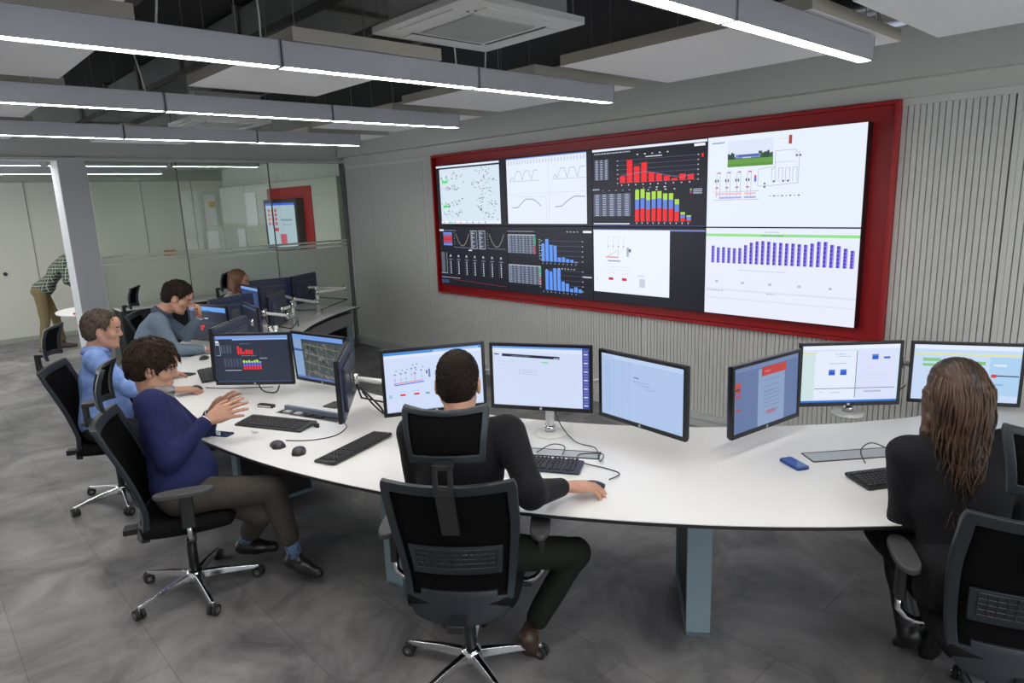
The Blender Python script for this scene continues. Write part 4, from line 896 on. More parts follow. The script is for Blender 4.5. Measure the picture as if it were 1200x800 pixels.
# ------------------------------------------------------------------ PEOPLE: signed distance fields meshed with surface nets
def surface_nets(f, lo, h):
    nx, ny, nz = f.shape; s = f < 0
    cnt = np.zeros((nx-1,ny-1,nz-1), np.int32); pos = np.zeros((nx-1,ny-1,nz-1,3), np.float32)
    def edge(a, ax, off):
        o = list(off); sl0 = tuple(slice(o[i], o[i]+f.shape[i]-1) for i in range(3)); o2 = list(off); o2[ax] += 1
        sl1 = tuple(slice(o2[i], o2[i]+f.shape[i]-1) for i in range(3))
        f0, f1 = f[sl0], f[sl1]; c = (f0 < 0) != (f1 < 0); t = np.where(c, f0/(f0-f1+1e-12), 0)
        nonlocal cnt; cnt += c
        for i in range(3): pos[...,i] += np.where(c, off[i]+(t if i == ax else 0), 0)
    for ax in range(3):
        o = [i for i in range(3) if i != ax]
        for a in (0,1):
            for bb in (0,1):
                off = [0,0,0]; off[o[0]] = a; off[o[1]] = bb; edge(None, ax, off)
    act = cnt > 0; idx = -np.ones(cnt.shape, np.int64); idx[act] = np.arange(act.sum())
    I = np.argwhere(act); V = (pos[act]/cnt[act][:,None]+I)*h+np.array(lo)
    F = []
    for ax in range(3):
        sl0 = [slice(None)]*3; sl1 = [slice(None)]*3; sl0[ax] = slice(0,-1); sl1[ax] = slice(1,None)
        a, b_ = s[tuple(sl0)], s[tuple(sl1)]; cr = np.argwhere(a != b_); o1, o2 = [(1,2),(2,0),(0,1)][ax]
        lim = np.array(cnt.shape); ok = (cr[:,o1] > 0) & (cr[:,o2] > 0) & (cr[:,o1] < lim[o1]) & (cr[:,o2] < lim[o2]) & (cr[:,ax] < lim[ax]); cr = cr[ok]
        if not len(cr): continue
        q = []
        for d1_, d2_ in ((0,0),(-1,0),(-1,-1),(0,-1)):
            c = cr.copy(); c[:,o1] += d1_; c[:,o2] += d2_; q.append(idx[c[:,0],c[:,1],c[:,2]])
        q = np.stack(q, 1); fl = a[tuple(cr.T)]; q[~fl] = q[~fl][:,::-1]; F.append(q)
    return V, (np.concatenate(F) if F else np.zeros((0,4),int))
class SDF:
    def __init__(s): s.p = []; s.bb = []; s.post = []
    def cap(s, a, b, ra, rb=None, k=.02, sub=False):
        a = np.array(a, float); b = np.array(b, float); rb = ra if rb is None else rb; s.p.append(('c',a,b,ra,rb,k,sub))
        if not sub: R = max(ra,rb)+k*.4; s.bb += [np.minimum(a,b)-R, np.maximum(a,b)+R]
        return s
    def ell(s, c, r, k=.02, M=None, sub=False):
        c = np.array(c, float); r = np.array(r, float); s.p.append(('e',c,r,M,None,k,sub))
        if not sub: R = (max(r) if M is not None else r)+k*.4; s.bb += [c-R, c+R]
        return s
    def eval(s, X):
        d = None
        for p in s.p:
            if p[0] == 'c':
                _, a, b, ra, rb, k, sub = p; ba = b-a; t = np.clip(((X-a)@ba)/(ba@ba+1e-12), 0, 1); e = np.linalg.norm(X-a-t[:,None]*ba, axis=1)-(ra+(rb-ra)*t)
            else:
                _, c, r, M, _n, k, sub = p; Y = X-c
                if M is not None: Y = Y@M      # columns of M are the local axes
                k0 = np.linalg.norm(Y/r, axis=1); k1 = np.linalg.norm(Y/(r*r), axis=1)+1e-9; e = k0*(k0-1)/k1
            if d is None: d = e
            elif sub: hh = np.maximum(k-np.abs(d+e), 0)/max(k,1e-6); d = np.maximum(d, -e)+hh*hh*k/4
            else: hh = np.maximum(k-np.abs(d-e), 0)/max(k,1e-6); d = np.minimum(d, e)-hh*hh*k/4
        for g in s.post: d = g(X, d)
        return d
    def mesh(s, h, pad=.012):
        B = np.array(s.bb); lo = B.min(0)-pad; hi = B.max(0)+pad; n = np.ceil((hi-lo)/h).astype(int)+1
        ax = [lo[i]+h*np.arange(n[i]) for i in range(3)]; out = np.empty(tuple(n), np.float32)
        G = np.stack(np.meshgrid(ax[1], ax[2], indexing='ij'), -1).reshape(-1, 2)
        step = max(1, 120000//len(G))
        for i in range(0, n[0], step):
            xs_ = ax[0][i:i+step]; X = np.concatenate([np.repeat(xs_, len(G))[:,None], np.tile(G, (len(xs_),1))], 1)
            out[i:i+step] = s.eval(X).reshape(len(xs_), n[1], n[2])
        return surface_nets(out, lo, h)
def folds(amp, sc, seed=0):
    r = np.random.RandomState(seed); K = r.normal(size=(5,3))*sc; ph = r.uniform(0,6,5)
    def g(X, d):
        w = np.sin(X@K[0]+ph[0])*1.3
        return d+amp*(np.sin(X@K[1]+ph[1]+w)*.45+np.sin(X@K[2]*1.6+ph[2]+w*.7)*.33+np.sin(X@K[3]*2.6+ph[3]-w)*.22)
    return g
def mesh_obj(name, parts, parent, mats, matfn=None, smooth=True):
    V = []; F = []; n = 0
    for v, f in parts: V.append(v); F.append(f+n); n += len(v)
    V = np.concatenate(V); F = np.concatenate(F)
    me = bpy.data.meshes.new(name); me.from_pydata(V.tolist(), [], F.tolist())
    for mt in mats: me.materials.append(mt)
    if matfn is not None:
        c = V[F].mean(1); me.polygons.foreach_set('material_index', matfn(c).astype(np.int32))
    me.polygons.foreach_set('use_smooth', [True]*len(me.polygons)); me.update()
    o = bpy.data.objects.new(name, me); C.objects.link(o)
    if parent: o.parent = parent
    return o
def nrm(v): v = np.array(v, float); return v/(np.linalg.norm(v)+1e-9)
def ik(a, c, l1, l2, pole):
    a = np.array(a, float); c = np.array(c, float); d = c-a; L = np.linalg.norm(d); L2 = min(L, (l1+l2)*.995); dn = d/(L+1e-9); c = a+dn*L2
    x = (l1*l1-l2*l2+L2*L2)/(2*L2); h = math.sqrt(max(0, l1*l1-x*x)); p = np.array(pole, float)-a; p = p-dn*(p@dn); p = nrm(p)
    return a+dn*x+p*h, c
def rotm(yaw, pitch, roll=0):
    """local axes as columns: x right, y forward, z up; yaw left+, pitch nose down+"""
    M = Matrix.Rotation(R_(yaw),3,'Z') @ Matrix.Rotation(R_(-pitch),3,'X') @ Matrix.Rotation(R_(roll),3,'Y'); return np.array(M)
M_skin = mat('skin', (.50,.275,.19), .55, noise=(30,.08), bump=(120,.15,.001), spec=.3)
M_lip = mat('lips', (.42,.15,.12), .5); M_eye = mat('eye_white', (.38,.34,.31), .4); M_iris = mat('iris_dark', (.03,.018,.012), .15); M_lid = mat('lashes_brow', (.05,.03,.02), .8)
def head_sdf(P, R, sc=1.0, fem=False):
    s = SDF(); T = lambda v: P+R@(np.array(v)*sc)
    def E(c, r, k=.02, sub=False): s.ell(T(c), np.array(r)*sc, k*sc, R, sub)
    def K(a, b, ra, rb, k=.012, sub=False): s.cap(T(a), T(b), ra*sc, rb*sc, k*sc, sub)
    E((0,-.014,.030),(.075,.094,.088)); E((0,.020,-.030),(.060,.068,.085),.03); E((0,.045,-.080),(.044 if fem else .05,.042,.034),.03)
    for x in (-1,1):
        E((x*.042,.050,-.028),(.026,.026,.026),.02); K((x*.052,.0,-.06),(x*.030,.055,-.095),.014,.016,.025)
    K((-.030,.081,.018),(.030,.081,.018),.010,.010,.018); E((0,.068,.045),(.052,.030,.035),.03)
    for x in (-1,1): E((x*.031,.098,.001),(.017,.016,.012),.012,True)
    K((0,.088,.008),(0,.1025,-.026),.0085,.0115,.014); 
    for x in (-1,1): K((x*.010,.094,-.032),(x*.011,.090,-.030),.0085,.008,.008)
    K((-.016,.088,-.060),(.016,.088,-.060),.0062,.0062,.008); K((0,.091,-.060),(0,.0915,-.0605),.0065,.0065,.006); K((-.013,.087,-.072),(.013,.087,-.072),.0075,.0075,.007)
    E((0,.080,-.103),(.020,.016,.015),.015)
    for x in (-1,1): E((x*.031,.078,-.0005),(.0125,.0125,.0125),.002)
    for x in (-1,1):
        E((x*.079,-.010,-.012),(.009,.020,.033),.006); E((x*.087,-.002,-.010),(.006,.011,.019),.005,True)
    return s, T
def head_mats(P, R, sc):
    def f(c):
        L = (c-P)@R/sc; m = np.zeros(len(c), int)
        for x in (-.031,.031):
            d = np.linalg.norm(L-np.array([x,.078,-.0005]), axis=1); a = np.hypot(L[:,0]-x, (L[:,2]+.0005)*2.3)
            m[(d < .0136)&(L[:,1] > .082)&(a < .0115)] = 2; m[(d < .0142)&(a < .0056)&(L[:,1] > .084)] = 3
            m[(np.abs(L[:,0]-x) < .019)&(np.abs(L[:,2]-.020-.006*(1-((L[:,0]-x)/.019)**2)) < .0036)&(L[:,1] > .07)] = 4
            m[(np.abs(L[:,0]-x) < .0135)&(np.abs(L[:,2]-.0072+((L[:,0]-x)/.02)**2*.006) < .0016)&(L[:,1] > .08)] = 4
        m[(np.abs(L[:,0]) < .021)&(L[:,2] < -.055)&(L[:,2] > -.079)&(L[:,1] > .089)] = 1
        return m
    return f
def hand_sdf(W, D, U, side, curl=(.35,.45,.35), spread=1.0, thumb=0.0, sc=1.0):
    """wrist W, finger direction D, back-of-hand normal U; side = +1 when the thumb lies on the +X (D x U) side"""
    D = nrm(D); U = nrm(np.array(U)-D*(np.array(U)@D)); X = np.cross(D, U); s = SDF()
    T = lambda x, y, z: np.array(W)+(X*x+D*y+U*z)*sc
    kx = [.030*side,.011*side,-.009*side,-.027*side]; ky = [.084,.088,.084,.076]
    for x, y in zip(kx, ky): s.cap(T(x*.55,.006,0), T(x,y,.0), .0155*sc, .0118*sc, .012)
    s.ell(T(0,.045,-.003),(.036*sc,.040*sc,.015*sc),.015,np.stack([X,D,U],1)); s.ell(T(.020*side,.028,-.010),(.018*sc,.026*sc,.014*sc),.012,np.stack([X,D,U],1))
    L = [(.042,.026,.021),(.046,.030,.022),(.043,.028,.022),(.034,.020,.019)]
    for i in range(4):
        a = (i-1.3)*-.07*spread*side; p = T(kx[i],ky[i],0); ang = 0
        for j in range(3):
            ang += curl[j]*(1+.08*i); dd = (D*math.cos(a)+X*math.sin(a))*math.cos(ang)-U*math.sin(ang); q = p+dd*L[i][j]*sc
            r = [.0092,.0083,.0076,.0068][j:j+2]; s.cap(p, q, r[0]*sc, r[1]*sc, .004 if j else .007); p = q
    p0 = T(.020*side,.018,-.006); p1 = T(.044*side,.046,-.012-.01*thumb); p2 = T((.054-.02*thumb)*side,.074,-.018-.014*thumb); p3 = T((.056-.036*thumb)*side,.096,-.022-.016*thumb)
    s.cap(p0,p1,.0145*sc,.0115*sc,.010); s.cap(p1,p2,.011*sc,.0095*sc,.004); s.cap(p2,p3,.0095*sc,.0075*sc,.003)
    return s
def hair_short(P, R, sc, th=.012, amp=.004, seed=1, line=None, freq=60):
    s = SDF(); T = lambda v: P+R@(np.array(v)*sc)
    s.ell(T((0,-.014,.032)), np.array((.077+th*.6,.096+th*.8,.090+th))*sc, .02, R); s.ell(T((0,-.045,-.02)), np.array((.068+th*.3,.058+th*.3,.065))*sc, .03, R)
    xs_, zs_ = line or ([-.13,-.06,-.025,-.012,.012,.022,.034,.060,.078,.1,.13],[-.080,-.078,-.050,.018,.022,-.012,.010,.052,.072,.082,.09])
    g = folds(amp, freq, seed)
    def cut(X, d):
        L = (X-P)@R/sc; z = np.interp(L[:,1], xs_, zs_); d = g(X, d)
        return np.maximum(d, (z-L[:,2])*.8*sc)
    s.post.append(cut); return s
def neckshape(s, P, R, base, sc, r=.054): s.cap(P+R@(np.array((0,-.022,-.055))*sc), base, r*sc*.98, r*sc*1.12, .03)

def person(name_label, loc, yaw, shirt, pants, shoe, hair_mat, P_, hair_fn=None, res=.0085, hres=.0045, group=None, shirt_parts=None, skin=None):
    """P_: dict of local joints: hips, chest (sternum mid), neck, head, head_R, wrL, wrR, hand dirs, knees via IK, ankles"""
    t = empty('person', (loc[0],loc[1],0), R_(yaw-90), label=name_label, cat='person'); q = P_; sc = q.get('sc',1.0)
    hip = np.array(q['hip'], float); neck = np.array(q['neck'], float); up = nrm(neck-hip); tw = q.get('twist',0)
    rx = np.array([math.cos(R_(tw)), math.sin(R_(tw)), 0]); rx = nrm(rx-up*(rx@up)+np.array([0,0,q.get('shroll',0)])); hw = q.get('shw',.175)
    fwd = nrm(np.cross(up, rx)); wdt = q.get('wide',1.0)
    shL = neck-up*.045-rx*hw+fwd*q.get('shf',.0); shR = neck-up*.045+rx*hw+fwd*q.get('shf',.0)
    al = q.get('arm', 1.0)
    elL, wrL = ik(shL, q['wrL'], .285*al, .255*al, np.array(q['epL']) if 'epL' in q else np.array(q.get('poleL',(-.6,-.5,-.5)))+shL)
    elR, wrR = ik(shR, q['wrR'], .285*al, .255*al, np.array(q['epR']) if 'epR' in q else np.array(q.get('poleR',(.6,-.5,-.5)))+shR)
    hipL = hip+np.array((-.085,0,0)); hipR = hip+np.array((.085,0,0))
    knL, anL = ik(hipL, q['anL'], .43, .42, np.array(q['kqL']) if 'kqL' in q else np.array(q.get('kpL',(-.05,1,1)))+hipL)
    knR, anR = ik(hipR, q['anR'], .43, .42, np.array(q['kqR']) if 'kqR' in q else np.array(q.get('kpR',(.05,1,1)))+hipR)
    HP = np.array(q['head'], float); HR = rotm(*q['hrot'])
    # --- body: head + neck + hands + hidden trunk in one mesh
    hs, T = head_sdf(HP, HR, sc, q.get('fem',False)); neckshape(hs, HP, HR, neck+up*.01, sc, q.get('neckr',.054))
    parts = [hs.mesh(hres)]
    tr = SDF(); tr.cap(hip, neck-up*.1, .085, .085, .05).cap(neck-up*.1, neck-up*.02, .06, .045, .04).cap(hipL,knL,.06,.045).cap(hipR,knR,.06,.045).cap(knL,anL,.042,.032).cap(knR,anR,.042,.032)
    for sh, el, wr in ((shL,elL,wrL),(shR,elR,wrR)):
        tr.cap(neck-up*.08, sh, .05, .04, .03)
        if el is not None: tr.cap(sh, el, .035, .030).cap(el, wr, .030, .022)
    parts.append(tr.mesh(.018))
    for sd, wr, el, key in ((1,wrL,elL,'handL'),(-1,wrR,elR,'handR')):
        if wr is None or key not in q: continue
        hd = q[key]; D = hd.get('d', nrm(wr-el)); H = hand_sdf(wr+nrm(D)*.012, D, hd.get('u',(0,0,1)), sd, hd.get('curl',(.3,.4,.3)), hd.get('spread',1), hd.get('thumb',0), hd.get('sc',1.0))
        H.cap(wr-nrm(wr-el)*.06, wr+nrm(D)*.012, .026, .022, .012); parts.append(H.mesh(hd.get('res',.0036)))
    o = mesh_obj('body', parts, t, [skin or M_skin, M_lip, M_eye, M_iris, q.get('brow', M_lid)], head_mats(HP, HR, sc))
    # --- top
    s = SDF(); ch = neck-up*.20+fwd*.005; be = hip+up*.10+fwd*q.get('belly_f',.02); Mx = np.stack([rx, fwd, up], 1); ww = wdt
    s.ell(ch, (.168*ww,.112*ww,.20), .05, Mx); s.ell(be, (.158*ww,.118*ww*q.get('belly',1),.16), .08, Mx); s.ell(hip+up*.02,(.168*ww,.125*ww,.10),.06,Mx)
    s.cap(shL+rx*.03, shR-rx*.03, .062, .062, .06); s.cap(neck-up*.03, neck+up*.012, .075, .066, .04)
    sr = q.get('sleeve',.052)
    for sh, el, wr in ((shL,elL,wrL),(shR,elR,wrR)):
        if el is None: continue
        s.cap(sh, el, sr*1.22, sr*.98, .045); s.cap(el, wr-nrm(wr-el)*.025, sr*.97, sr*.66, .02)
    s.post.append(folds(q.get('fold',.005), q.get('foldf',16), q.get('seed',1)))
    zc = q.get('hem')
    if zc is not None: s.post.append(lambda X, d: np.maximum(d, zc-X[:,2]))
    top = mesh_obj(q.get('topname','sweater'), [s.mesh(res)], t, [shirt])
    if 'cuff' in q:
        for el, wr in ((elL,wrL),(elR,wrR)):
            if el is None: continue
            d = nrm(wr-el); b = MB(); b.tube([wr-d*.035, wr+d*.004], [.034,.031], n=18); b.build('cuff', q['cuff'], t, smooth=True)
    if 'collar' in q:
        b = MB(); ring0 = []; n = 20
        for lv, (r, dz, df) in enumerate(((.082,-.012,0),(.074,.030,.0),(.071,.046,-.0),(.077,.038,0),(.092,.002,0))):
            for k in range(n):
                a = 2*PI*k/n; open_ = .022*max(0, math.cos(a-PI/2))**3 if lv < 3 else 0
                ring0.append(Vector(neck+up*(.012+dz-open_*1.2)+rx*r*math.cos(a)*1.0+fwd*r*math.sin(a)*1.04+fwd*.004))
        b.add(ring0, [(i*n+k,i*n+(k+1)%n,(i+1)*n+(k+1)%n,(i+1)*n+k) for i in range(4) for k in range(n)]); b.build('collar', q['collar'], t, smooth=True, solid=.004)
    # --- trousers
    s = SDF(); pf = q.get('pantsfat',1.0)
    s.ell(hip,(.165*ww,.125*ww,.095),.05); s.cap(hipL, knL, .088*pf, .064*pf, .04); s.cap(hipR, knR, .088*pf, .064*pf, .04)
    for kn, an in ((knL,anL),(knR,anR)): s.cap(kn, an+nrm(kn-an)*q.get('hemleg',.07), .062*pf, .052*pf, .02)
    s.post.append(folds(.004, 17, 7+q.get('seed',1)))
    zt = q.get('pantstop')
    if zt is not None: s.post.append(lambda X, d: np.maximum(d, X[:,2]-zt))
    mesh_obj(q.get('pantsname','trousers'), [s.mesh(.0095)], t, [pants])
    # --- shoes and socks
    for key, an, kn in (('ftL',anL,knL),('ftR',anR,knR)):
        fd = nrm(q.get(key,(0,1,0))); fu = nrm(np.cross(np.cross(fd,(0,0,1)), fd)) if abs(fd[2]) < .9 else nrm(kn-an)
        s = SDF(); heel = an-fd*.03-fu*.045; s.cap(heel, an+fd*.06-fu*.048, .036, .040, .03); s.cap(an+fd*.06-fu*.050, an+fd*.155-fu*.056, .040, .030, .03); s.cap(an-fd*.01-fu*.03, an+fu*.012, .040, .037, .03)
        an_, fu_ = an, fu
        s.post.append(lambda X, d, an_=an_, fu_=fu_: np.maximum(d, -((X-an_)@fu_)-.082))
        sh = mesh_obj('shoe', [s.mesh(.0065)], t, [shoe])
        if 'sock' in q:
            b = MB(); dd = nrm(kn-an); b.tube([an+fu*.0, an+dd*.06, an+dd*.13], [.040,.040,.045], n=16); b.build('sock', q['sock'], t, smooth=True)
    # --- hair
    if hair_fn is None: ho = mesh_obj('hair', [hair_short(HP, HR, sc, q.get('hth',.010), q.get('hamp',.003), q.get('seed',1), q.get('hline'), q.get('hfreq',60)).mesh(hres)], t, [hair_mat])
    if hair_fn is None and q.get('tuft'):
        rnd = random.Random(q.get('seed',1)); cr = Vector(T((.01,-.055,.125))); b = MB(); vs2 = ho.data.vertices; L0 = q['tuft']; rs_ = min(1, .35+L0/.05)*.9
        for _ in range(q.get('ntuft',480)):
            v = vs2[rnd.randrange(len(vs2))]; n = v.normal; p = v.co.copy()
            if (n.z < -.45): continue
            d = p-cr; d -= n*d.dot(n); d += Vector((rnd.gauss(0,.03),rnd.gauss(0,.03),rnd.gauss(0,.02)-.012)); d -= n*d.dot(n)
            if d.length < 1e-4: continue
            d.normalize(); L = L0*rnd.uniform(.6,1.3)*(1 if (p-Vector(HP)).dot(Vector(HR[:,2])) > -.01 else .55); lift = L0*rnd.uniform(.02,.22)
            b.tube([p-n*.004, p+d*L*.35+n*lift, p+d*L*.7+n*lift*.9+Vector((0,0,-L*.06)), p+d*L+n*lift*.2+Vector((0,0,-L*.18))], [.0034*rs_,.0036*rs_,.0024*rs_,.0005], n=4)
        b.build('hair_tufts', hair_mat, ho, smooth=True)
    if hair_fn is not None: hair_fn(t, HP, HR, sc, hair_mat, T)
    q['_'] = dict(shL=shL, shR=shR, elL=elL, elR=elR, wrL=wrL, wrR=wrR, knL=knL, knR=knR, fwd=fwd, up=up, rx=rx, T=T)
    return t
def loc_of(ch, p):
    """world point -> local coordinates of a seat at (x, y) facing yaw"""
    x, y, yaw = ch; a = R_(90-yaw); dx, dy = p[0]-x, p[1]-y
    return (dx*math.cos(a)-dy*math.sin(a), dx*math.sin(a)+dy*math.cos(a), p[2])
def fabric(name, col, bump=(220,.35,.002), noise=(60,.12), sheen=0, rough=.85): return mat(name, col, rough, bump=bump, noise=noise, sheen=sheen, spec=.2)
H_dark = mat('hair_dark_brown', (.016,.010,.007), .7, noise=(70,.5), bump=(220,.8,.003), spec=.2)
H_brown = mat('hair_brown', (.034,.021,.014), .7, noise=(60,.5), bump=(200,.8,.003), spec=.2)
H_grey = mat('hair_grey_brown', (.085,.066,.050), .7, noise=(50,.6), bump=(200,.8,.003), spec=.2)
H_red = mat('hair_auburn', (.19,.085,.042), .5, noise=(60,.4), bump=(130,1.0,.004))
M_brownshoe = mat('brown_leather', (.06,.035,.025), .4); M_blackshoe = mat('black_leather', (.012,.012,.013), .35)
W_cloth = mat('white_cotton', (.66,.66,.66), .8)

# man in black, seen from behind
c = (-2.07,1.575,134); L = lambda p: loc_of(c, p); LD = lambda d: loc_of((0,0,c[2]), d)
person('man with short dark hair in black sweater seated with his back to the view', (c[0],c[1]), c[2],
  fabric('black_knit',(.007,.007,.009),sheen=.05), fabric('dark_olive_cotton',(.013,.015,.011)), M_brownshoe, H_dark,
  dict(sc=1.13, hip=(0,-.03,.57), neck=L((-2.13,1.655,1.10)), head=L((-2.195,1.70,1.248)), hrot=(0,12), wrR=L(at(660,570,.80)), wrL=(-.10,.36,.79), epR=L(at(655,640,.70)), poleL=(-.15,-.3,-1),
       handR=dict(d=LD((.09,.13,-.012)),u=(0,0,1),curl=(.22,.35,.35),spread=1.4,sc=1.08), handL=dict(d=(.3,1,0),u=(0,0,1),curl=(.25,.35,.3)),
       anL=(-.13,.30,.10), anR=L(at(622,738,.12)), kqR=L(at(690,590,.72)), ftR=(.15,.5,-.75), seed=4, cuff=W_cloth, sleeve=.059, shw=.20, wide=1.10, hth=.004, hamp=.0006, hfreq=120, tuft=.010, ntuft=1600, hem=.50, fold=.004))
# man in navy
c = (-3.62,.98,70); L = lambda p: loc_of(c, p)
person('man with wavy brown hair in navy sweater seated with raised gesturing hands', (c[0],c[1]), c[2],
  fabric('navy_knit',(.018,.022,.085)), fabric('taupe_cotton',(.062,.054,.047)), M_blackshoe, H_brown,
  dict(sc=1.12, hip=(0.02,-.02,.57), neck=L((-3.80,.93,1.035)), head=L((-3.84,.95,1.205)), hrot=(2,16), wrR=L(atd(243,492,(-3.55,1.05,.9))), wrL=L(atd(247,484,(-3.75,1.25,.9))), epR=L(atd(222,620,(-3.45,.85,.6))), poleL=(-.7,-.1,-.9),
       handR=dict(d=(.05,.8,.25),u=(.8,.1,.5),curl=(.2,.25,.2),spread=1.6,sc=1.1), handL=dict(d=(.15,.7,.45),u=(-.8,.2,.5),curl=(.15,.2,.2),spread=1.6,sc=1.1),
       anL=L(at(288,632,.13)), anR=L(at(346,650,.15)), kqR=L(at(352,560,.60)), kqL=L(at(310,570,.62)), ftR=(.75,.7,-.12), ftL=(.3,.9,0), seed=9, cuff=W_cloth, collar=mat('striped_grey_collar',(.30,.29,.28),.8,noise=(40,.3)), wide=1.16, belly=1.2, shw=.19, hth=.018, hamp=.005, hfreq=40, tuft=.036, ntuft=1100, hem=.50, pantsfat=1.08, sleeve=.064,
       sock=mat('dotted_blue_sock',(.03,.05,.12),.8,noise=(90,.2,(.2,.3,.5))), hemleg=.12, hline=([-.13,-.06,-.025,-.012,.012,.022,.034,.060,.080,.1,.13],[-.095,-.095,-.075,-.015,-.006,-.036,-.010,.022,.045,.060,.07])))
# man in light blue shirt
c = (-5.20,.98,76); L = lambda p: loc_of(c, p)
M_bluesh = mat('blue_shirt', (.15,.26,.60), .75, noise=(22,.12,(.24,.37,.72)), bump=(25,.35,.01))
person('man with short greying hair in light blue shirt seated in profile', (c[0],c[1]), c[2],
  M_bluesh, fabric('dark_trouser',(.02,.02,.025)), M_blackshoe, H_grey,
  dict(sc=1.12, hip=(0,-.05,.56), neck=L((-5.33,.97,1.05)), head=L((-5.32,1.03,1.22)), hrot=(0,8), wrR=L(at(203,457,.785)), wrL=L(at(190,438,.785)), epR=L(at(165,500,.62)), poleL=(-.7,-.3,-.9), arm=1.05,
       handR=dict(d=(.12,1,-.05),u=(0,0,1),curl=(.25,.35,.35),sc=1.1), handL=dict(d=(.1,1,0),u=(0,0,1)), anL=(-.14,.28,.10), anR=(.12,.24,.10), seed=3, topname='shirt', collar=M_bluesh, cuff=M_bluesh, wide=1.16, belly=1.2, shw=.19, fold=.007, foldf=13, hth=.006, hamp=.001, hfreq=40, tuft=.025, ntuft=500, hem=.5, sleeve=.058,
       hline=([-.13,-.06,-.025,-.012,.012,.022,.030,.045,.060,.07,.09],[-.078,-.076,-.050,.018,.022,-.008,.03,.075,.085,.10,.12])))
# man in grey sweater leaning on the desk
c = (-6.58,1.50,70); L = lambda p: loc_of(c, p)
person('man with dark hair in blue-grey sweater leaning on the desk, hand at his mouth', (c[0],c[1]), c[2],
  fabric('blue_grey_knit',(.15,.20,.26)), fabric('dark_trouser',(.02,.02,.025)), M_blackshoe, H_dark,
  dict(sc=1.14, hip=(0,-.04,.57), neck=L((-6.55,1.74,1.10)), head=L((-6.47,1.88,1.25)), hrot=(-3,30), wrR=L((-6.22,1.98,.785)), wrL=L((-6.42,2.03,1.05)), epR=L((-6.3,1.6,.5)), epL=L((-6.5,2.1,.5)),
       handR=dict(d=(.2,.8,-.05),u=(0,0,1)), handL=dict(d=(.05,.05,.9),u=(-.3,1,.0),curl=(.9,.7,.4)), anL=(-.14,.28,.10), anR=(.12,.24,.10), seed=5, cuff=W_cloth, collar=mat('dark_collar',(.05,.07,.10),.8), wide=1.18, shw=.20, sleeve=.060, hth=.014, hamp=.003, hfreq=40, tuft=.035, ntuft=450, hem=.5))
# woman with auburn bob
c = (-8.02,2.80,56); L = lambda p: loc_of(c, p)
def hair_bob(t, P, R, sc, mt, T):
    s = SDF(); s.ell(T((0,-.018,.034)), np.array((.090,.102,.098))*sc, .02, R); s.ell(T((0,-.03,-.04)), np.array((.088,.082,.10))*sc, .04, R)
    for x in (-1,1): s.cap(T((x*.078,-.02,.0)), T((x*.078,-.01,-.11)), .026, .020, .03)
    g = folds(.003, 50, 3)
    def cut(X, d):
        L = (X-P)@R/sc; d = g(X, d); fz = np.interp(L[:,1],[.02,.05,.08,.11],[-.3,.02,.055,.09]); fz = np.where(np.abs(L[:,0]) > .062, np.interp(L[:,1],[.015,.05],[-.3,.05]), fz)
        return np.maximum(np.maximum(d, (fz-L[:,2])*.7), (-.145-L[:,2]))
    s.post.append(cut); mesh_obj('hair', [s.mesh(.006)], t, [mt])
person('woman with an auburn bob and cream top sitting by the far monitors', (c[0],c[1]), c[2],
  fabric('cream_knit',(.50,.46,.40)), fabric('dark_trouser',(.02,.02,.025)), M_blackshoe, H_red,
  dict(hip=(0,-.05,.56), sc=1.1, neck=L((-7.98,2.93,1.02)), head=L((-7.95,3.00,1.18)), hrot=(-2,12), wrR=(.14,.52,.78), wrL=(-.16,.50,.78), handR=dict(d=(0,1,0),u=(0,0,1),res=.005), handL=dict(d=(0,1,0),u=(0,0,1),res=.005), anL=(-.12,.26,.10), anR=(.12,.24,.10), fem=True, neckr=.044, shw=.15, wide=.88, sleeve=.044, hem=.5, topname='top'), hair_bob, res=.012, hres=.006)
# standing man in plaid shirt
def plaid():
    mt = bpy.data.materials.new('plaid_shirt'); mt.use_nodes = True; nt = mt.node_tree; b = nt.nodes['Principled BSDF']; b.inputs['Roughness'].default_value = .85
    tc = nt.nodes.new('ShaderNodeTexCoord'); sp = nt.nodes.new('ShaderNodeSeparateXYZ'); nt.links.new(tc.outputs['Object'], sp.inputs[0]); outs = []
    def band(src, sc, off, w):
        a = nt.nodes.new('ShaderNodeMath'); a.operation = 'MULTIPLY_ADD'; a.inputs[1].default_value = sc; a.inputs[2].default_value = off; nt.links.new(src, a.inputs[0])
        f = nt.nodes.new('ShaderNodeMath'); f.operation = 'FRACT'; nt.links.new(a.outputs[0], f.inputs[0])
        g = nt.nodes.new('ShaderNodeMath'); g.operation = 'LESS_THAN'; g.inputs[1].default_value = w; nt.links.new(f.outputs[0], g.inputs[0]); return g.outputs[0]
    ad = nt.nodes.new('ShaderNodeMath'); nt.links.new(sp.outputs[0], ad.inputs[0]); nt.links.new(sp.outputs[1], ad.inputs[1])
    last = None; col = (.035,.060,.045,1)
    for src, sc, off, w, cc in ((ad.outputs[0],21,0,.45,(.02,.03,.03,1)),(sp.outputs[2],21,.3,.45,(.02,.035,.03,1)),(ad.outputs[0],21,.6,.14,(.34,.36,.30,1)),(sp.outputs[2],21,.8,.14,(.34,.36,.30,1))):
        mx = nt.nodes.new('ShaderNodeMix'); mx.data_type = 'RGBA'; nt.links.new(band(src, sc, off, w), mx.inputs[0]); mx.inputs[7].default_value = cc
        if last is None: mx.inputs[6].default_value = col
        else: nt.links.new(last, mx.inputs[6])
        last = mx.outputs[2]
    nt.links.new(last, b.inputs['Base Color']); return mt
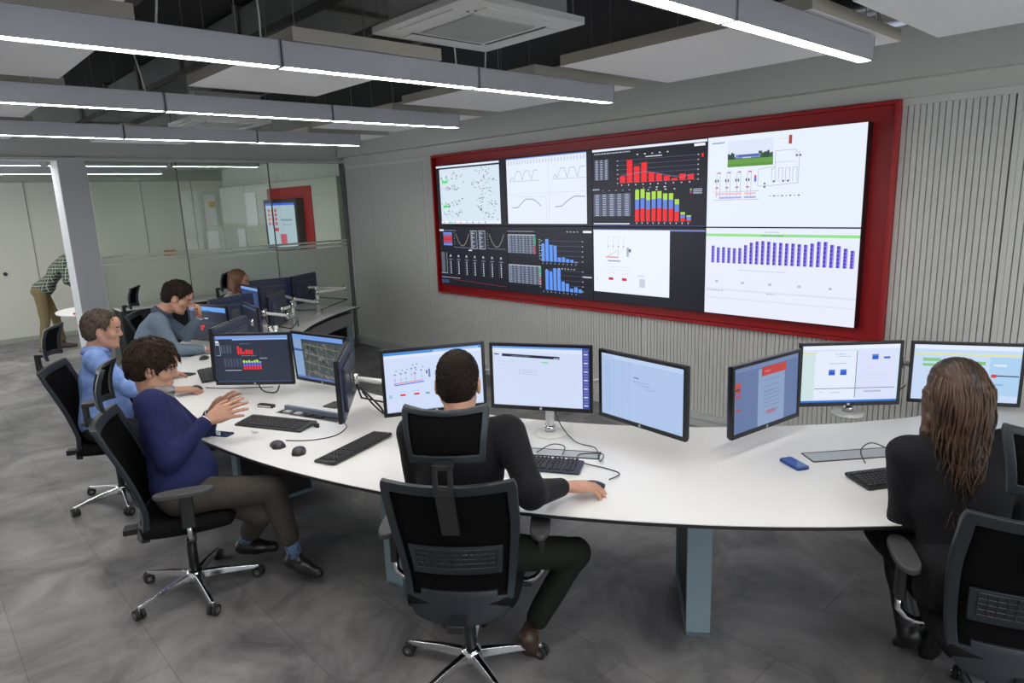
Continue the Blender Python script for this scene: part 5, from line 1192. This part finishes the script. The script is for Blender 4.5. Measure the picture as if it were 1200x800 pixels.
person('standing man in green plaid shirt and khaki trousers bending behind the pillar', (-12.0,1.66), 78,
  plaid(), fabric('khaki_cotton',(.16,.125,.065)), M_brownshoe, H_dark,
  dict(sc=1.05, hip=(0,-.04,.93), neck=(0,.34,1.38), head=(0,.47,1.45), hrot=(0,50), wrR=(.17,.50,.90), wrL=(-.17,.55,.90), poleR=(.3,-.5,.1), poleL=(-.3,-.5,.1), handR=dict(d=(0,.3,-.6),u=(0,1,.3),res=.006), handL=dict(d=(0,.3,-.6),u=(0,1,.3),res=.006),
       anL=(-.14,.12,.085), anR=(.12,-.12,.085), kpL=(0,1,.2), kpR=(0,1,.2), seed=8, topname='shirt', hem=None, wide=1.0, pantstop=.99, fold=.006, sleeve=.055), res=.012, hres=.007)
# long-haired woman, seen from behind
def hair_long(t, P, R, sc, mt, T):
    s = SDF(); s.ell(T((0,-.020,.034)), np.array((.090,.106,.096))*sc, .02, R); s.ell(T((0,-.050,-.05)), np.array((.088,.060,.11))*sc, .05, R); s.ell(T((.0,-.068,-.16)), np.array((.080,.034,.13))*sc, .06, R)
    for x in (-1,1): s.cap(T((x*.080,-.005,.0)), T((x*.098,-.02,-.16)), .024, .022, .03)
    g = folds(.004, 35, 5)
    def cut(X, d):
        L = (X-P)@R/sc; d = g(X, d); d = d+.0022*np.sin(L[:,0]*520+6*np.sin(L[:,2]*14)); fz = np.interp(L[:,1],[.0,.03,.06,.11],[-.3,.01,.05,.09]); fz = np.where(np.abs(L[:,0]) > .066, -.4, fz); return np.maximum(d, (fz-L[:,2])*.7)
    s.post.append(cut); h = mesh_obj('hair', [s.mesh(.0048)], t, [mt])
    rnd = random.Random(4); b = MB()
    for k in range(560):
        a = rnd.uniform(-1,1); x0 = a*.100; cr = k % 3 == 0; top = Vector(T((x0*(.25 if cr else .92), -.01-.082*(1-a*a)**.5*(0 if cr else 1), .122 if cr else .06*(1-abs(a))+rnd.uniform(-.04,.03))))
        Ln = (rnd.uniform(.44,.64) if cr else rnd.uniform(.30,.46))*(1-.22*abs(a)); ph = rnd.uniform(0,6); pts = []; lean = rnd.uniform(-.015,.035)-a*.035
        for i in range(15):
            f = i/14; p = top+Vector((0,0,-Ln*f)); g_ = math.sin(PI/2*min(1,f*4)); p.x += (x0*.80*g_ if cr else 0)+lean*f+.020*math.sin(f*12+ph)*f; p.y += (-.150*g_*(1-.55*a*a)-.055*f if cr else -.045*g_*(1-a*a)-.05*f)+rnd.uniform(-.0015,.0015)+.014*math.sin(f*11+ph*1.3)*f
            pts.append(p)
        b.tube(pts, [.0030]+[.0044]*9+[.0040,.0034,.0026,.0016,.0006], n=5)
    b.build('hair_strands', mat('hair_long_brown',(.022,.012,.008),.42,noise=(9,.5,(.095,.046,.022))), h, smooth=True)
c = (-.50,2.68,122); L = lambda p: loc_of(c, p)
M_char = fabric('charcoal_wool',(.012,.0125,.015)); M_skirt = fabric('black_pleated_cloth',(.010,.010,.012))
q = dict(sc=1.05, hip=(.0,.03,.57), neck=L((-.62,2.745,1.09)), head=L((-.645,2.80,1.243)), hrot=(4,10), wrR=(.20,.42,.79), wrL=(-.14,.40,.79), epL=L(at(1056,640,.72)), epR=L(at(1215,640,.72)), handR=dict(d=(-.2,1,0),u=(0,0,1)), handL=dict(d=(.2,1,0),u=(0,0,1)), anL=L(at(1062,735,.16)), anR=L(at(1090,735,.14)), kqL=L(at(1040,600,.62)), kqR=L(at(1075,600,.62)), ftL=(-.1,.35,-.8), ftR=(0,.4,-.8), fem=True, neckr=.044, shw=.17, wide=.98, sleeve=.048, hem=.6, topname='dress_top', fold=.003, seed=6, pantsname='tights', pantsfat=.78, hemleg=.0)
w = person('woman with long brown hair in charcoal dress seated with her back to the view', (c[0],c[1]), c[2], M_char, mat('black_tights',(.010,.010,.011),.5), M_blackshoe, mat('hair_long_brown',(.022,.012,.008),.42,noise=(9,.5,(.095,.046,.022))), q, hair_long)
kl, kr = q['_']['knL'], q['_']['knR']; s = SDF(); s.ell((0,.0,.68),(.165,.115,.07),.05); s.cap((-.08,.0,.585),kl,.13,.10,.06); s.cap((.08,.0,.585),kr,.13,.10,.06)
def pleats(X, d): a = np.arctan2(X[:,0]-.05, X[:,1]+.06); return d+.006*np.sin(a*26)*np.clip((.72-X[:,2])*8,0,1)
s.post.append(pleats); s.post.append(lambda X, d: np.maximum(d, .485-X[:,2])); mesh_obj('skirt', [s.mesh(.0065)], w, [M_skirt])

# ------------------------------------------------------------------ far furniture
t = empty('sideboard', (-8.6,2.55,0), label='long low black cabinet with white top along the glass partition', cat='cabinet')
b = MB(); b.box((-.15,-.70,.03),(.15,.70,.93)); b.build('body', M_edge, t)
b = MB(); b.box((-.16,-.71,.931),(.16,.71,.955)); b.build('top', M_white, t, bevel=.003)
for k in range(4):
    b = MB(); b.box((.1505,-.69+k*.347,.05),(.162,-.352+k*.347,.92)); dd = b.build('door', M_black, t, bevel=.003)
    b = MB(); b.box((.1625,-.38+k*.347,.5),(.172,-.368+k*.347,.62)); b.build('handle', M_silver, dd)
t = empty('round_table', (-10.55,2.15,0), label='round white table partly hidden behind the grey pillar', cat='table')
b = MB(); b.lathe([(0,.72),(.60,.72),(.61,.735),(.60,.745),(0,.745)], n=40); b.build('tabletop', M_white, t, smooth=False)
b = MB(); b.lathe([(0,0),(.28,0),(.28,.015),(.04,.03),(.035,.72),(0,.72)], n=24); b.build('pedestal', M_silver, t, smooth=True)
b = MB(); b.rbox((-.1,-.14,0),(.1,.14,.02), .01); o = b.build('folder', mat('folder_red',(.45,.03,.04),.5)); o.location = (-10.2,1.85,.745); o.rotation_euler = (0,0,.5); tag(o,'red folder lying on the round table beside the pillar','folder')
# screen with red surround in the back room
t = empty('wall_television', (-10.52,4.93,1.82), label='upright screen on a red board seen through the glass partition', cat='television')
b = MB(); b.box((-.78,-.02,-.52),(.78,.0,.50)); b.build('red_board', M_red, t)
b = MB(); b.box((-.68,-.14,-.50),(.52,-.021,.32)); b.build('housing', M_bezel, t, bevel=.004)
s = Scr(1.06,.70,-.1408); oldP = s.P; s.P = lambda u, v, s=s: ((u-.5)*s.w-.08, s.y-s.l, (v-.5)*s.h-.09)
s.rect(0,0,1,1,(176,196,210)); s.rect(0,.95,1,1,(60,100,230)); rnd = random.Random(2)
for i in range(3):
    for j in range(4): s.rect(.06+i*.12,.50+j*.10,.14+i*.12,.57+j*.10,(196,90,90))
s.rect(.44,.06,.66,.30,(196,90,110)); s.rect(.26,.36,.40,.44,(200,70,70)); s.rect(.5,.6,.9,.64,(130,150,170)); s.rect(.55,.5,.85,.53,(150,168,186)); s.build('display', t)
M_paper = mat('paper_white',(.74,.76,.76),.7)
for i, (p, w_, h_, side, lab) in enumerate((((-13.48,4.72,2.01),.22,.58,0,'upper paper sheet with a small yellow note in the corner of the back room'),((-12.05,4.92,2.0),.52,.58,1,'tall paper sheet on the back room side wall, left of the red board'),((-13.48,4.70,1.45),.22,.34,0,'lower paper sheet in the corner of the back room, under the yellow note'),((-12.6,4.92,1.46),.36,.40,1,'lower paper sheet on the back room side wall'))):
    b = MB()
    if side: b.box((p[0]-w_/2,p[1]-.004,p[2]-h_/2),(p[0]+w_/2,p[1],p[2]+h_/2), M_paper)
    else: b.box((p[0],p[1]-w_/2,p[2]-h_/2),(p[0]+.004,p[1]+w_/2,p[2]+h_/2), M_paper)
    if i == 0: b.box((p[0]+.0041,p[1]-.02,p[2]+.05),(p[0]+.005,p[1]+.09,p[2]+.16), mat('note_yellow',(.62,.50,.18),.7))
    tag(b.build('paper_sheet'), lab, 'poster', 'paper sheets in the back room')
b = MB(); b.box((-13.49,3.80,1.16),(-13.48,4.0,1.32), mat('sign_orange',(.55,.20,.08),.6)); tag(b.build('wall_sign'), 'small orange brown sign on the cream back wall behind the glass', 'sign')
